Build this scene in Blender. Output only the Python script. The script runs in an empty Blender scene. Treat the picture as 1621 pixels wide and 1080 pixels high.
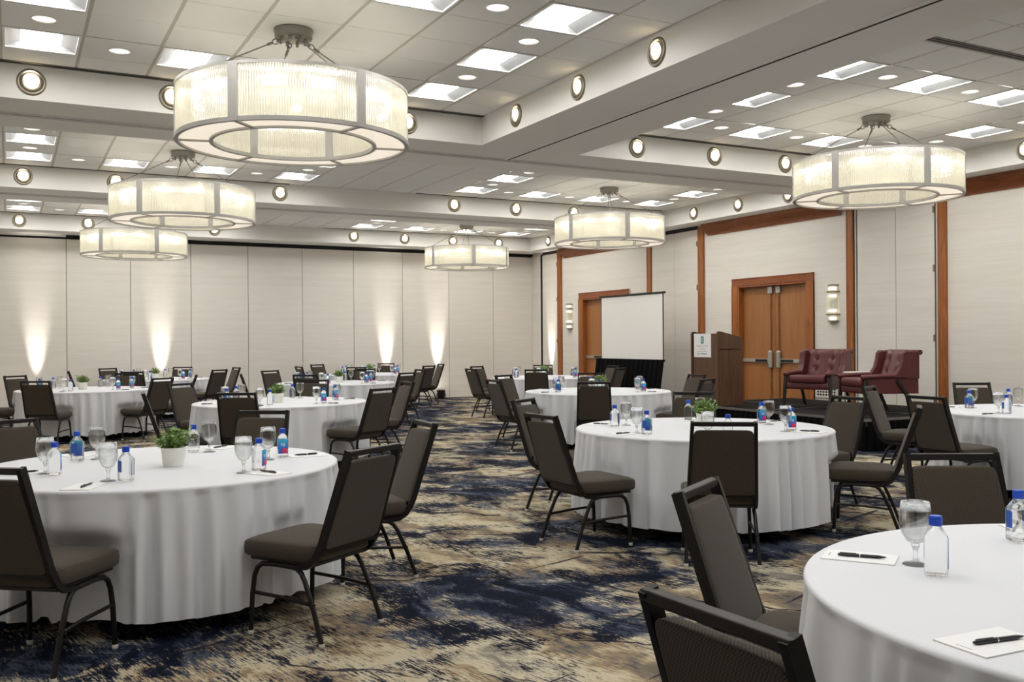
import bpy, bmesh, math, random
from math import sin, cos, pi, radians as R
from mathutils import Vector, Matrix, Euler

scene = bpy.context.scene
COL = scene.collection

# ------------------------------------------------------------------ camera, world, exposure
CAMH = 1.40
cam_data = bpy.data.cameras.new('camera')
cam = bpy.data.objects.new('camera', cam_data)
COL.objects.link(cam)
cam.location = (0, 0, CAMH)
yaw = R(27.97)
fwd = Vector((sin(yaw), cos(yaw), 0))
rgt = Vector((cos(yaw), -sin(yaw), 0))
up = Vector((0, 0, 1))
roll = R(0.41)
cx_ = cos(roll) * rgt - sin(roll) * up
cy_ = sin(roll) * rgt + cos(roll) * up
cam.matrix_world = Matrix(((cx_.x, cy_.x, -fwd.x, 0), (cx_.y, cy_.y, -fwd.y, 0), (cx_.z, cy_.z, -fwd.z, CAMH), (0, 0, 0, 1)))
cam_data.sensor_width = 36
cam_data.lens = 36 * 1501.3 / 1621
cam_data.clip_start = 0.05
scene.camera = cam

world = bpy.data.worlds.new('world')
scene.world = world
world.use_nodes = True
world.node_tree.nodes['Background'].inputs[0].default_value = (0.9, 0.92, 1, 1)
world.node_tree.nodes['Background'].inputs[1].default_value = 0.05

vs = scene.view_settings
vs.view_transform = 'Standard'
vs.look = 'None'
vs.gamma = 1.0
vs.use_curve_mapping = False
vs.exposure = 1.15

E_TROFFER = 11.5      # troffer lens
E_CAN = 5.0          # recessed downlights
E_BAND = 0.8         # round lights on the soffit faces
E_BULB = 4.3        # bulbs in the drum pendants
E_DIFF = .32         # acrylic bottom diffusers of the pendants
E_SHADE = 0.02
E_SCONCE = 2.6
W_UP = 180.0          # uplights washing the walls
W_BAND = 95.0

# ------------------------------------------------------------------ helpers
def lin(c):
    c = c / 255.0
    return c / 12.92 if c <= 0.04045 else ((c + 0.055) / 1.055) ** 2.4

def rgb(r, g, b):
    return (lin(r), lin(g), lin(b), 1)

class MB:
    """collects vertices and faces of ONE mesh"""
    def __init__(s):
        s.v = []; s.f = []; s.s = []; s.m = []
    def add(s, vs, fs, smooth=False, mi=0):
        o = len(s.v)
        s.v += [tuple(v) for v in vs]
        for f in fs:
            s.f.append(tuple(i + o for i in f)); s.s.append(smooth); s.m.append(mi)
    def mesh(s, name):
        me = bpy.data.meshes.new(name)
        me.from_pydata(s.v, [], s.f)
        me.polygons.foreach_set('use_smooth', s.s)
        me.polygons.foreach_set('material_index', s.m)
        me.update()
        return me
    def build(s, name, mats, parent=None, loc=None):
        me = s.mesh(name)
        for m in (mats if isinstance(mats, (list, tuple)) else [mats]):
            me.materials.append(m)
        o = bpy.data.objects.new(name, me)
        COL.objects.link(o)
        if parent: o.parent = parent
        if loc: o.location = loc
        return o

def inst(name, me, parent=None, loc=(0, 0, 0), rot=(0, 0, 0)):
    o = bpy.data.objects.new(name, me)
    COL.objects.link(o)
    if parent: o.parent = parent
    o.location = loc; o.rotation_euler = rot
    return o

def empty(name, loc=(0, 0, 0), rz=0.0):
    o = bpy.data.objects.new(name, None)
    COL.objects.link(o)
    o.location = loc; o.rotation_euler = (0, 0, rz)
    o.empty_display_size = 0.1
    return o

def tag(o, label=None, cat=None, group=None, kind=None):
    if label: o['label'] = label
    if cat: o['category'] = cat
    if group: o['group'] = group
    if kind: o['kind'] = kind
    return o

KIDS = {}
def dup(o, parent=None):
    c = o.copy()
    COL.objects.link(c)
    c.parent = parent
    for ch in KIDS.get(o.name) or o.children:
        dup(ch, c)
    return c

def box(mb, x0, y0, z0, x1, y1, z1, b=0.0, mi=0, smooth=False):
    if x1 < x0: x0, x1 = x1, x0
    if y1 < y0: y0, y1 = y1, y0
    if z1 < z0: z0, z1 = z1, z0
    if b <= 0:
        vs = [(x, y, z) for z in (z0, z1) for y in (y0, y1) for x in (x0, x1)]
        fs = [(0, 2, 3, 1), (4, 5, 7, 6), (0, 1, 5, 4), (2, 6, 7, 3), (0, 4, 6, 2), (1, 3, 7, 5)]
        mb.add(vs, fs, smooth, mi); return
    b = min(b, (x1 - x0) * .49, (y1 - y0) * .49, (z1 - z0) * .49)
    bm = bmesh.new()
    bmesh.ops.create_cube(bm, size=1)
    for v in bm.verts:
        v.co = Vector(((x0 + x1) / 2 + v.co.x * (x1 - x0), (y0 + y1) / 2 + v.co.y * (y1 - y0), (z0 + z1) / 2 + v.co.z * (z1 - z0)))
    bmesh.ops.bevel(bm, geom=bm.edges[:], offset=b, segments=2, affect='EDGES', profile=0.5)
    bm.verts.index_update()
    mb.add([v.co.copy() for v in bm.verts], [[v.index for v in f.verts] for f in bm.faces], smooth, mi)
    bm.free()

def xform(mb, start, M):
    for i in range(start, len(mb.v)):
        mb.v[i] = tuple(M @ Vector(mb.v[i]))

def tube(mb, pts, r, n=8, closed=False, ry=None, mi=0, cap=True, smooth=True, ref=None):
    """sweep along pts; r may be a list; ry: second radius (ref gives the direction of r)"""
    pts = [Vector(p) for p in pts]
    k = len(pts)
    rs = r if isinstance(r, (list, tuple)) else [r] * k
    rys = (ry if isinstance(ry, (list, tuple)) else [ry] * k) if ry else rs
    tang = []
    for i in range(k):
        a = pts[(i - 1) % k] if (closed or i > 0) else pts[i]
        b = pts[(i + 1) % k] if (closed or i < k - 1) else pts[i]
        tang.append((b - a).normalized())
    nrm = Vector(ref) if ref else (Vector((0, 0, 1)) if abs(tang[0].z) < .9 else Vector((1, 0, 0)))
    V = []
    for i in range(k):
        t = tang[i]
        nrm = (nrm - t * nrm.dot(t)).normalized()
        bn = t.cross(nrm)
        for j in range(n):
            a = 2 * pi * (j + .5) / n
            ca, sa = cos(a), sin(a)
            if n == 4:
                ca, sa = (1 if ca > 0 else -1), (1 if sa > 0 else -1)
            V.append(pts[i] + nrm * ca * rs[i] + bn * sa * rys[i])
    F = []
    for i in range(k if closed else k - 1):
        i2 = (i + 1) % k
        for j in range(n):
            j2 = (j + 1) % n
            F.append((i * n + j, i * n + j2, i2 * n + j2, i2 * n + j))
    mb.add(V, F, smooth and n != 4, mi)
    if cap and not closed:
        mb.add(V[:n], [tuple(range(n - 1, -1, -1))], False, mi)
        mb.add(V[-n:], [tuple(range(n))], False, mi)

def lathe(mb, prof, n=24, c=(0, 0, 0), mi=0, smooth=True, a0=0, a1=2 * pi):
    full = abs(a1 - a0 - 2 * pi) < 1e-6
    k = len(prof); m = n if full else n + 1
    V = []; F = []
    for j in range(m):
        a = a0 + (a1 - a0) * j / n
        for (r, z) in prof:
            V.append((c[0] + r * cos(a), c[1] + r * sin(a), c[2] + z))
    for j in range(n):
        j2 = (j + 1) % m
        for i in range(k - 1):
            F.append((j * k + i, j2 * k + i, j2 * k + i + 1, j * k + i + 1))
    mb.add(V, F, smooth, mi)

def disc(mb, r, z, n=24, c=(0, 0), mi=0, flip=False):
    V = [(c[0] + r * cos(2 * pi * j / n), c[1] + r * sin(2 * pi * j / n), z) for j in range(n)]
    mb.add(V, [tuple(range(n - 1, -1, -1)) if flip else tuple(range(n))], False, mi)

def sq(mb, c, s, e1=.25, e2=.25, nu=20, nv=10, f=None, mi=0):
    """superquadric cushion, c centre, s half sizes; f maps each point"""
    def p(a, e):
        return (1 if a >= 0 else -1) * abs(a) ** e
    V = []; F = []
    for i in range(nv + 1):
        t = -pi / 2 + pi * i / nv
        for j in range(nu):
            u = 2 * pi * (j + .5) / nu
            x = s[0] * p(cos(t), e1) * p(cos(u), e2)
            y = s[1] * p(cos(t), e1) * p(sin(u), e2)
            z = s[2] * p(sin(t), e1)
            q = (x, y, z)
            if f: q = f(*q)
            V.append((c[0] + q[0], c[1] + q[1], c[2] + q[2]))
    for i in range(nv):
        for j in range(nu):
            j2 = (j + 1) % nu
            F.append((i * nu + j, i * nu + j2, (i + 1) * nu + j2, (i + 1) * nu + j))
    mb.add(V, F, True, mi)

def arc(c, r, a0, a1, n, plane='xz'):
    o = []
    for i in range(n + 1):
        a = a0 + (a1 - a0) * i / n
        if plane == 'xz': o.append((c[0] + r * cos(a), c[1], c[2] + r * sin(a)))
        elif plane == 'yz': o.append((c[0], c[1] + r * cos(a), c[2] + r * sin(a)))
        else: o.append((c[0] + r * cos(a), c[1] + r * sin(a), c[2]))
    return o

# ------------------------------------------------------------------ materials
def mat(name, col, rough=.5, metal=0.0, emit=None, estr=0.0, spec=.5, sheen=0):
    m = bpy.data.materials.new(name)
    m.use_nodes = True
    b = m.node_tree.nodes['Principled BSDF']
    b.inputs['Base Color'].default_value = col
    b.inputs['Roughness'].default_value = rough
    b.inputs['Metallic'].default_value = metal
    b.inputs['Specular IOR Level'].default_value = spec
    if sheen: b.inputs['Sheen Weight'].default_value = sheen
    if emit:
        b.inputs['Emission Color'].default_value = emit
        b.inputs['Emission Strength'].default_value = estr
    return m

def N(m, t, **kw):
    n = m.node_tree.nodes.new(t)
    for k, v in kw.items():
        if k.startswith('i_'):
            key = k[2:]
            key = int(key) if key.isdigit() else key.replace('_', ' ')
            n.inputs[key].default_value = v
        else: setattr(n, k, v)
    return n

def L(m, a, b): m.node_tree.links.new(a, b)

def coords(m, scale=(1, 1, 1), rot=(0, 0, 0), kind='Object', loc=(0, 0, 0)):
    tc = N(m, 'ShaderNodeTexCoord')
    mp = N(m, 'ShaderNodeMapping')
    mp.inputs['Scale'].default_value = scale
    mp.inputs['Rotation'].default_value = rot
    mp.inputs['Location'].default_value = loc
    L(m, tc.outputs[kind], mp.inputs['Vector'])
    return mp.outputs['Vector']

def ramp(m, fac, stops, interp='LINEAR'):
    r = N(m, 'ShaderNodeValToRGB')
    r.color_ramp.interpolation = interp
    e = r.color_ramp.elements
    e[0].position, e[0].color = stops[0]
    e[1].position, e[1].color = stops[-1]
    for p, c in stops[1:-1]:
        x = e.new(p); x.color = c
    L(m, fac, r.inputs['Fac'])
    return r.outputs['Color']

def bump(m, height, strength=.3, dist=.01):
    b = N(m, 'ShaderNodeBump')
    b.inputs['Strength'].default_value = strength
    b.inputs['Distance'].default_value = dist
    L(m, height, b.inputs['Height'])
    L(m, b.outputs['Normal'], m.node_tree.nodes['Principled BSDF'].inputs['Normal'])

def P(m): return m.node_tree.nodes['Principled BSDF']

def noise(m, vec, scale, detail=4, rough=.55, dist=0.0):
    n = N(m, 'ShaderNodeTexNoise')
    n.inputs['Scale'].default_value = scale
    n.inputs['Detail'].default_value = detail
    n.inputs['Roughness'].default_value = rough
    n.inputs['Distortion'].default_value = dist
    L(m, vec, n.inputs['Vector'])
    return n

def math_(m, op, a, b=None, c=None):
    n = N(m, 'ShaderNodeMath', operation=op)
    for i, x in enumerate((a, b, c)):
        if x is None: continue
        if isinstance(x, (int, float)): n.inputs[i].default_value = x
        else: L(m, x, n.inputs[i])
    return n.outputs[0]

def mix(m, fac, a, b):
    n = N(m, 'ShaderNodeMix', data_type='RGBA')
    if isinstance(fac, (int, float)): n.inputs[0].default_value = fac
    else: L(m, fac, n.inputs[0])
    for i, x in ((6, a), (7, b)):
        if isinstance(x, tuple): n.inputs[i].default_value = x
        else: L(m, x, n.inputs[i])
    return n.outputs[2]

M = {}
# walls : vinyl wallcovering with a fine horizontal weave
def wallcover(name, c1, c2):
    m = mat(name, c1, .75)
    a = noise(m, coords(m, (1.5, 1.5, 110)), 1.0, 4, .6)
    b = noise(m, coords(m, (.35, .35, 9)), 1.0, 3, .5)
    f = math_(m, 'ADD', math_(m, 'MULTIPLY', a.outputs['Fac'], .65), math_(m, 'MULTIPLY', b.outputs['Fac'], .35))
    L(m, ramp(m, f, [(.32, c2), (.62, c1)]), P(m).inputs['Base Color'])
    bump(m, a.outputs['Fac'], .12, .003)
    return m
M['wallcover'] = wallcover('wallcover', rgb(239, 234, 226), rgb(226, 220, 211))
M['paint'] = mat('white_paint', rgb(236, 234, 230), .7)
M['tile'] = mat('ceiling_tile', rgb(220, 217, 209), .9)
nn = noise(M['tile'], coords(M['tile'], (1, 1, 1)), 220, 2)
L(M['tile'], ramp(M['tile'], nn.outputs['Fac'], [(.3, rgb(232, 232, 230)), (.6, rgb(243, 243, 241))]), P(M['tile']).inputs['Base Color'])
M['gridbar'] = mat('ceiling_grid_metal', rgb(196, 190, 180), .55)
M['plenum'] = mat('ceiling_plenum', rgb(70, 68, 66), .9)
M['dark'] = mat('dark_gap', rgb(22, 22, 22), .7)
M['diffuser'] = mat('air_diffuser', rgb(120, 116, 110), .5)
M['alu'] = mat('aluminium_track', rgb(214, 212, 208), .3, .0, spec=.7)
M['white_metal'] = mat('white_enamel', rgb(236, 236, 234), .35)
M['reflector'] = mat('troffer_reflector', rgb(186, 188, 190), .5)
M['nickel'] = mat('satin_nickel', rgb(150, 142, 126), .4, .85)
M['pewter'] = mat('brushed_aluminium', rgb(186, 184, 180), .42, .55)
M['canopy'] = mat('grey_metal', rgb(140, 136, 130), .4, .6)

def emis(name, col, s, base=None):
    return mat(name, base or col, .4, 0, col, s)
M['e_troffer'] = emis('lit_troffer_lens', (1, .985, .95, 1), E_TROFFER)
M['e_can'] = emis('lit_downlight', (1, .95, .86, 1), E_CAN)
M['e_band'] = emis('lit_soffit_lamp', (1, .88, .60, 1), E_BAND)
M['e_bulb'] = emis('lit_bulb', (1, .95, .85, 1), E_BULB)
M['e_diff'] = emis('lit_acrylic', (1, .90, .75, 1), E_DIFF, rgb(240, 230, 212))
M['e_sconce'] = emis('lit_sconce_lamp', (1, .92, .76, 1), E_SCONCE)

def thin(name, tint=(1, 1, 1, 1), gl=.12, edge=.55, rough=.03, edgecol=None):
    """thin clear glass or plastic: see-through, with a reflecting edge"""
    m = bpy.data.materials.new(name)
    m.use_nodes = True
    nt = m.node_tree
    nt.nodes.remove(nt.nodes['Principled BSDF'])
    out = nt.nodes['Material Output']
    tr = N(m, 'ShaderNodeBsdfTransparent'); tr.inputs[0].default_value = tint
    g = N(m, 'ShaderNodeBsdfGlossy'); g.inputs['Roughness'].default_value = rough
    g.inputs['Color'].default_value = edgecol or (.95, .95, .95, 1)
    lw = N(m, 'ShaderNodeLayerWeight'); lw.inputs['Blend'].default_value = .5
    f = math_(m, 'ADD', math_(m, 'MULTIPLY', math_(m, 'POWER', lw.outputs['Facing'], 2.8), edge), gl * .3)
    mx = N(m, 'ShaderNodeMixShader')
    L(m, f, mx.inputs[0]); L(m, tr.outputs[0], mx.inputs[1]); L(m, g.outputs[0], mx.inputs[2])
    L(m, mx.outputs[0], out.inputs['Surface'])
    return m
def solid_glass(name, ior, tint=(1, 1, 1, 1), rough=0.0):
    m = bpy.data.materials.new(name); m.use_nodes = True
    nt = m.node_tree; nt.nodes.remove(nt.nodes['Principled BSDF'])
    g = N(m, 'ShaderNodeBsdfGlass'); g.inputs['Color'].default_value = tint; g.inputs['IOR'].default_value = ior; g.inputs['Roughness'].default_value = rough
    L(m, g.outputs[0], nt.nodes['Material Output'].inputs['Surface'])
    return m
def half_glass(name, ior, k, tint=(.985, .99, .99, 1)):
    m = solid_glass(name, ior, tint)
    t = N(m, 'ShaderNodeBsdfTransparent'); t.inputs[0].default_value = (.97, .98, .98, 1)
    x = N(m, 'ShaderNodeMixShader', i_0=k)
    L(m, t.outputs[0], x.inputs[1]); L(m, m.node_tree.nodes['Glass BSDF'].outputs[0], x.inputs[2])
    L(m, x.outputs[0], m.node_tree.nodes['Material Output'].inputs['Surface'])
    return m
M['glass'] = half_glass('goblet_glass', 1.22, .6)
M['glass_stem'] = half_glass('goblet_stem', 1.4, .42)
M['plastic'] = half_glass('water_filled_bottle', 1.33, .68)

# fluted acrylic rods of the pendant shades: part clear, part scattering, faintly glowing
def shade(name, e):
    m = bpy.data.materials.new(name); m.use_nodes = True
    nt = m.node_tree; nt.nodes.remove(nt.nodes['Principled BSDF'])
    out = nt.nodes['Material Output']
    tr = N(m, 'ShaderNodeBsdfTransparent'); tr.inputs[0].default_value = (.97, .97, .95, 1)
    tl = N(m, 'ShaderNodeBsdfTranslucent'); tl.inputs[0].default_value = rgb(240, 236, 222)
    df = N(m, 'ShaderNodeBsdfDiffuse'); df.inputs[0].default_value = rgb(232, 230, 222)
    gl = N(m, 'ShaderNodeBsdfGlossy'); gl.inputs['Roughness'].default_value = .12
    em = N(m, 'ShaderNodeEmission'); em.inputs[0].default_value = (1, .93, .78, 1); em.inputs[1].default_value = e
    rf = N(m, 'ShaderNodeBsdfGlass'); rf.inputs['IOR'].default_value = 1.4; rf.inputs['Roughness'].default_value = .06; rf.inputs['Color'].default_value = (.98, .98, .96, 1)
    a = N(m, 'ShaderNodeMixShader', i_0=.5); L(m, tl.outputs[0], a.inputs[1]); L(m, df.outputs[0], a.inputs[2])
    b = N(m, 'ShaderNodeMixShader', i_0=.5); L(m, tr.outputs[0], b.inputs[1]); L(m, rf.outputs[0], b.inputs[2])
    c = N(m, 'ShaderNodeMixShader', i_0=.22); L(m, b.outputs[0], c.inputs[1]); L(m, a.outputs[0], c.inputs[2])
    d = N(m, 'ShaderNodeAddShader'); L(m, c.outputs[0], d.inputs[0]); L(m, em.outputs[0], d.inputs[1])
    L(m, d.outputs[0], out.inputs['Surface'])
    return m
M['shade'] = shade('fluted_acrylic', E_SHADE)

# woods
def wood(name, dark, light, sx=(14, 14, 1.1), rough=.38, axis=0):
    m = mat(name, light, rough)
    v = coords(m, sx)
    n1 = noise(m, v, 1.6, 6, .6, 1.2)
    n2 = noise(m, coords(m, (sx[0] * 6, sx[1] * 6, sx[2] * 2)), 2.0, 3)
    f = math_(m, 'ADD', math_(m, 'MULTIPLY', n1.outputs['Fac'], .75), math_(m, 'MULTIPLY', n2.outputs['Fac'], .25))
    L(m, ramp(m, f, [(.3, dark), (.7, light)]), P(m).inputs['Base Color'])
    return m
M['trim_wood'] = wood('cherry_trim', rgb(132, 74, 36), rgb(184, 114, 58), (9, 9, 1.0), .35)
M['trim_wood_h'] = wood('cherry_trim_horizontal', rgb(118, 62, 32), rgb(164, 94, 50), (9, 1.0, 9), .35)
M['door_wood'] = wood('door_veneer', rgb(150, 97, 52), rgb(178, 120, 70), (11, 11, .7), .42)
M['walnut'] = wood('walnut_laminate', rgb(66, 42, 30), rgb(114, 79, 57), (16, 16, .9), .5)

# chair
def fabric(name, c1, c2, sc=210):
    m = mat(name, c1, .92, spec=.15, sheen=.15)
    w1 = N(m, 'ShaderNodeTexChecker'); w1.inputs['Scale'].default_value = sc
    L(m, coords(m, (1, 1, 1)), w1.inputs['Vector'])
    n = noise(m, coords(m, (1, 1, 1)), 300, 2)
    f = math_(m, 'ADD', math_(m, 'MULTIPLY', w1.outputs['Fac'], .55), math_(m, 'MULTIPLY', n.outputs['Fac'], .45))
    L(m, ramp(m, f, [(.2, c2), (.8, c1)]), P(m).inputs['Base Color'])
    bump(m, f, .25, .0015)
    return m
M['fabric'] = fabric('taupe_weave', rgb(88, 80, 69), rgb(50, 45, 39))
M['bronze'] = mat('dark_bronze_metal', rgb(21, 17, 15), .4, .1, spec=.4)
M['bronze2'] = mat('dark_underseat', rgb(36, 31, 28), .7)
M['glide'] = mat('clear_glide', rgb(200, 198, 190), .3)
M['cloth'] = mat('white_tablecloth', rgb(224, 226, 231), .85, spec=.2, sheen=.1)
nn = noise(M['cloth'], coords(M['cloth'], (1, 1, 1)), 500, 2)
bump(M['cloth'], nn.outputs['Fac'], .08, .001)
M['black_metal'] = mat('black_metal', rgb(26, 26, 26), .45, .2)
M['paper'] = mat('white_paper', rgb(240, 241, 241), .7)
M['paper_edge'] = mat('notepad_board', rgb(206, 198, 186), .8)
M['pen'] = mat('charcoal_pen', rgb(46, 46, 50), .3, .1)
M['chrome'] = mat('chrome', rgb(214, 214, 214), .16, .9)
M['capblue'] = mat('blue_cap', rgb(18, 72, 190), .35)
M['pot'] = mat('white_pot', rgb(236, 236, 228), .45)
M['soil'] = mat('moss', rgb(60, 66, 34), .9)
m = M['leaf'] = mat('green_leaf', rgb(92, 132, 60), .55)
oi = N(m, 'ShaderNodeNewGeometry')
L(m, ramp(m, oi.outputs['Random Per Island'], [(0, rgb(70, 104, 46)), (.5, rgb(118, 152, 74)), (1, rgb(178, 200, 120))]), P(m).inputs['Base Color'])
P(m).inputs['Subsurface Weight'].default_value = 0
M['leather'] = mat('burgundy_leather', rgb(112, 48, 52), .36, spec=.5)
nn = noise(M['leather'], coords(M['leather']), 60, 4)
L(M['leather'], ramp(M['leather'], nn.outputs['Fac'], [(.3, rgb(84, 37, 39)), (.7, rgb(102, 49, 50))]), P(M['leather']).inputs['Base Color'])
bump(M['leather'], nn.outputs['Fac'], .1, .003)
M['darkwood'] = mat('espresso_wood', rgb(36, 27, 22), .4)
M['blackcloth'] = mat('black_skirting', rgb(11, 11, 12), .9, spec=.1)
M['stagecarpet'] = mat('black_stage_carpet', rgb(34, 33, 33), .95, spec=.1)
M['screen'] = mat('matte_screen', rgb(246, 244, 240), .8)
M['steel'] = mat('brushed_steel', rgb(186, 182, 174), .35, .7)
M['brass'] = mat('bronze_rod', rgb(150, 112, 72), .4, .6)
M['ventwhite'] = mat('white_vent', rgb(226, 222, 212), .5)
M['teal'] = mat('teal_print', rgb(44, 140, 136), .6)
M['ink'] = mat('grey_ink', rgb(120, 116, 110), .7)
M['red'] = mat('pink_flower_print', rgb(214, 52, 84), .5)
M['label_back'] = mat('blue_label', rgb(30, 80, 170), .45)
M['printwhite'] = mat('white_print', rgb(240, 244, 248), .5)
m = M['label_front'] = mat('cyan_to_blue_label', rgb(40, 160, 210), .45)
sx = N(m, 'ShaderNodeSeparateXYZ'); L(m, coords(m), sx.inputs[0])
L(m, ramp(m, math_(m, 'MULTIPLY', sx.outputs['Z'], 9.0), [(.2, rgb(46, 60, 170)), (.6, rgb(36, 120, 205)), (1, rgb(60, 190, 220))]), P(m).inputs['Base Color'])

# carpet : brushed abstract pattern in navy, slate, cream and tan
def carpet():
    m = mat('abstract_carpet', rgb(90, 84, 80), .95, spec=.08)
    base = coords(m, (1, 1, 1), (0, 0, R(28)), loc=(3.1, 1.7, 0))
    def mp(v, sc, rot=0, loc=(0, 0, 0)):
        q0 = N(m, 'ShaderNodeMapping'); q0.inputs['Rotation'].default_value = (0, 0, R(rot)); q0.inputs['Location'].default_value = loc
        q = N(m, 'ShaderNodeMapping'); q.inputs['Scale'].default_value = sc
        L(m, v, q0.inputs['Vector']); L(m, q0.outputs[0], q.inputs['Vector']); return q.outputs[0]
    def warped(amount, scale, off):
        w = noise(m, mp(base, (1, 1, 1), 0, off), scale, 3, .55)
        add = N(m, 'ShaderNodeVectorMath', operation='MULTIPLY_ADD')
        L(m, w.outputs['Color'], add.inputs[0]); add.inputs[1].default_value = (amount, amount, 0); L(m, base, add.inputs[2])
        return add.outputs[0]
    W = warped(.9, 1.1, (0, 0, 0)); W2 = warped(.5, 2.3, (7, 3, 0))
    c5 = lambda x: math_(m, 'SUBTRACT', x, .5)
    # dry-brush strokes in two directions
    j1 = noise(m, mp(base, (6, 60, 1), 50), 1.4, 5, .74); j2 = noise(m, mp(base, (7, 80, 1), 8, (2, 5, 0)), 1.2, 5, .74)
    J = math_(m, 'ADD', math_(m, 'MULTIPLY', c5(j1.outputs['Fac']), .66), math_(m, 'MULTIPLY', c5(j2.outputs['Fac']), .26))
    big = noise(m, mp(W, (.85, .75, 1)), 1.0, 3, .55)
    mid = noise(m, mp(W, (1.7, 2.2, 1), -20), 1.4, 6, .66)
    mid2 = noise(m, mp(W2, (1.1, 3.2, 1), 58, (4, 9, 0)), 1.3, 6, .66)
    tone = noise(m, mp(W2, (1.2, 2.4, 1), 50, (1, 2, 0)), 1.2, 5, .62)
    fb = math_(m, 'ADD', math_(m, 'ADD', math_(m, 'MULTIPLY', big.outputs['Fac'], .46), math_(m, 'ADD', math_(m, 'MULTIPLY', mid.outputs['Fac'], .34), math_(m, 'MULTIPLY', mid2.outputs['Fac'], .20))), math_(m, 'MULTIPLY', J, .62))
    light = ramp(m, math_(m, 'ADD', tone.outputs['Fac'], math_(m, 'MULTIPLY', J, .8)), [(.28, rgb(96, 92, 88)), (.38, rgb(126, 115, 102)), (.46, rgb(156, 136, 108)), (.51, rgb(190, 176, 148)), (.60, rgb(208, 198, 172)), (.70, rgb(142, 134, 124)), (.8, rgb(104, 104, 106))])
    cool = ramp(m, math_(m, 'SUBTRACT', mid2.outputs['Fac'], math_(m, 'MULTIPLY', J, .75)), [(.40, rgb(16, 20, 35)), (.50, rgb(24, 30, 49)), (.545, rgb(60, 68, 86)), (.62, rgb(88, 95, 110)), (.74, rgb(46, 53, 72))])
    sel = ramp(m, fb, [(.508, (0, 0, 0, 1)), (.526, (1, 1, 1, 1))])
    c = mix(m, sel, cool, light)
    # long thin dark scratches
    for rot, off, th in ((24, (3, 1, 0), .665), (-46, (8, 4, 0), .67), (4, (5, 12, 0), .68)):
        ln = noise(m, mp(W2 if rot > 20 else base, (.35, 7.5, 1), rot, off), 1.0, 3, .5)
        k = ramp(m, math_(m, 'ADD', ln.outputs['Fac'], math_(m, 'MULTIPLY', J, .12)), [(th - .015, (0, 0, 0, 1)), (th, (1, 1, 1, 1))])
        c = mix(m, math_(m, 'MULTIPLY', k, .9), c, rgb(22, 27, 45))
    pile = noise(m, coords(m), 240, 2)
    c2 = N(m, 'ShaderNodeMix', data_type='RGBA', blend_type='MULTIPLY'); c2.inputs[0].default_value = .55
    L(m, c, c2.inputs[6]); L(m, ramp(m, pile.outputs['Fac'], [(.3, (.5, .5, .5, 1)), (.7, (1, 1, 1, 1))]), c2.inputs[7])
    L(m, c2.outputs[2], P(m).inputs['Base Color'])
    bump(m, pile.outputs['Fac'], .3, .004)
    return m
M['carpet'] = carpet()

# ------------------------------------------------------------------ room shell
XL, XR, YF, YB = -1.86, 11.96, -3.6, 21.37     # wall planes
ZC, ZS = 3.95, 3.63                            # tiles, soffit underside
S = dict(kind='structure')
def struct(o): o['kind'] = 'structure'; return o

mb = MB(); mb.add([(XL - .2, YF - .2, 0), (XR + .4, YF - .2, 0), (XR + .4, YB + .3, 0), (XL - .2, YB + .3, 0)], [(0, 1, 2, 3)])
mb.add([(XL - .2, YF - .2, -.1), (XR + .4, YF - .2, -.1), (XR + .4, YB + .3, -.1), (XL - .2, YB + .3, -.1)], [(3, 2, 1, 0)])
struct(mb.build('floor', M['carpet']))

# soffit lattice: dropped beams around the coffered bays
xs = [XL, -.56, 4.77, 6.07, 11.48, XR]
ys = [YF, 9.68, 10.97, 15.16, 16.46, 20.63, YB + .12]
def solid(i, j):
    if i < 0 or j < 0 or i >= len(xs) - 1 or j >= len(ys) - 1: return None
    return i in (0, 4) or j in (1, 3, 5) or (i == 2 and j == 0)
mb = MB()
for i in range(len(xs) - 1):
    for j in range(len(ys) - 1):
        if not solid(i, j): continue
        x0, x1, y0, y1 = xs[i], xs[i + 1], ys[j], ys[j + 1]
        mb.add([(x0, y0, ZS), (x0, y1, ZS), (x1, y1, ZS), (x1, y0, ZS)], [(0, 1, 2, 3)])
        zt = ZC + .12
        for (di, dj, a, b) in ((-1, 0, (x0, y1), (x0, y0)), (1, 0, (x1, y0), (x1, y1)), (0, -1, (x0, y0), (x1, y0)), (0, 1, (x1, y1), (x0, y1))):
            if solid(i + di, j + dj) is False:
                mb.add([(a[0], a[1], ZS), (b[0], b[1], ZS), (b[0], b[1], zt), (a[0], a[1], zt)], [(0, 1, 2, 3)])
soffit = struct(mb.build('trim_1', M['paint']))
soffit['label'] = 'white painted soffit beams framing the coffered ceiling bays'
# partition tracks in the beams
def track(x0, y0, x1, y1):
    mb = MB(); w = .055
    if abs(x1 - x0) < .01:
        for s in (-1, 1): box(mb, x0 + s * .013, y0, ZS - .012, x0 + s * w, y1, ZS + .02)
        box(mb, x0 - .013, y0, ZS - .0135, x0 + .013, y1, ZS + .02, mi=1)
    else:
        for s in (-1, 1): box(mb, x0, y0 + s * .008, ZS - .012, x1, y0 + s * w, ZS + .02)
        box(mb, x0, y0 - .008, ZS - .002, x1, y0 + .008, ZS + .02, mi=1)
    mb.build('partition_track', [M['paint'], M['dark']], soffit)
def track2(x0, y0, x1, y1):
    mb = MB()
    box(mb, x0, y0 - .06, ZS - .014, x1, y0 - .045, ZS + .01)
    box(mb, x0, y0 + .045, ZS - .014, x1, y0 + .06, ZS + .01)
    box(mb, x0, y0 - .045, ZS - .006, x1, y0 + .045, ZS + .01, mi=0)
    box(mb, x0, y0 - .008, ZS - .008, x1, y0 + .008, ZS + .01, mi=1)
    mb.build('partition_track', [M['alu'], M['diffuser']], soffit)
track(5.42, YF, 5.42, 10.27)
track2(XL, 10.33, XR, 10.33)
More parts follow.
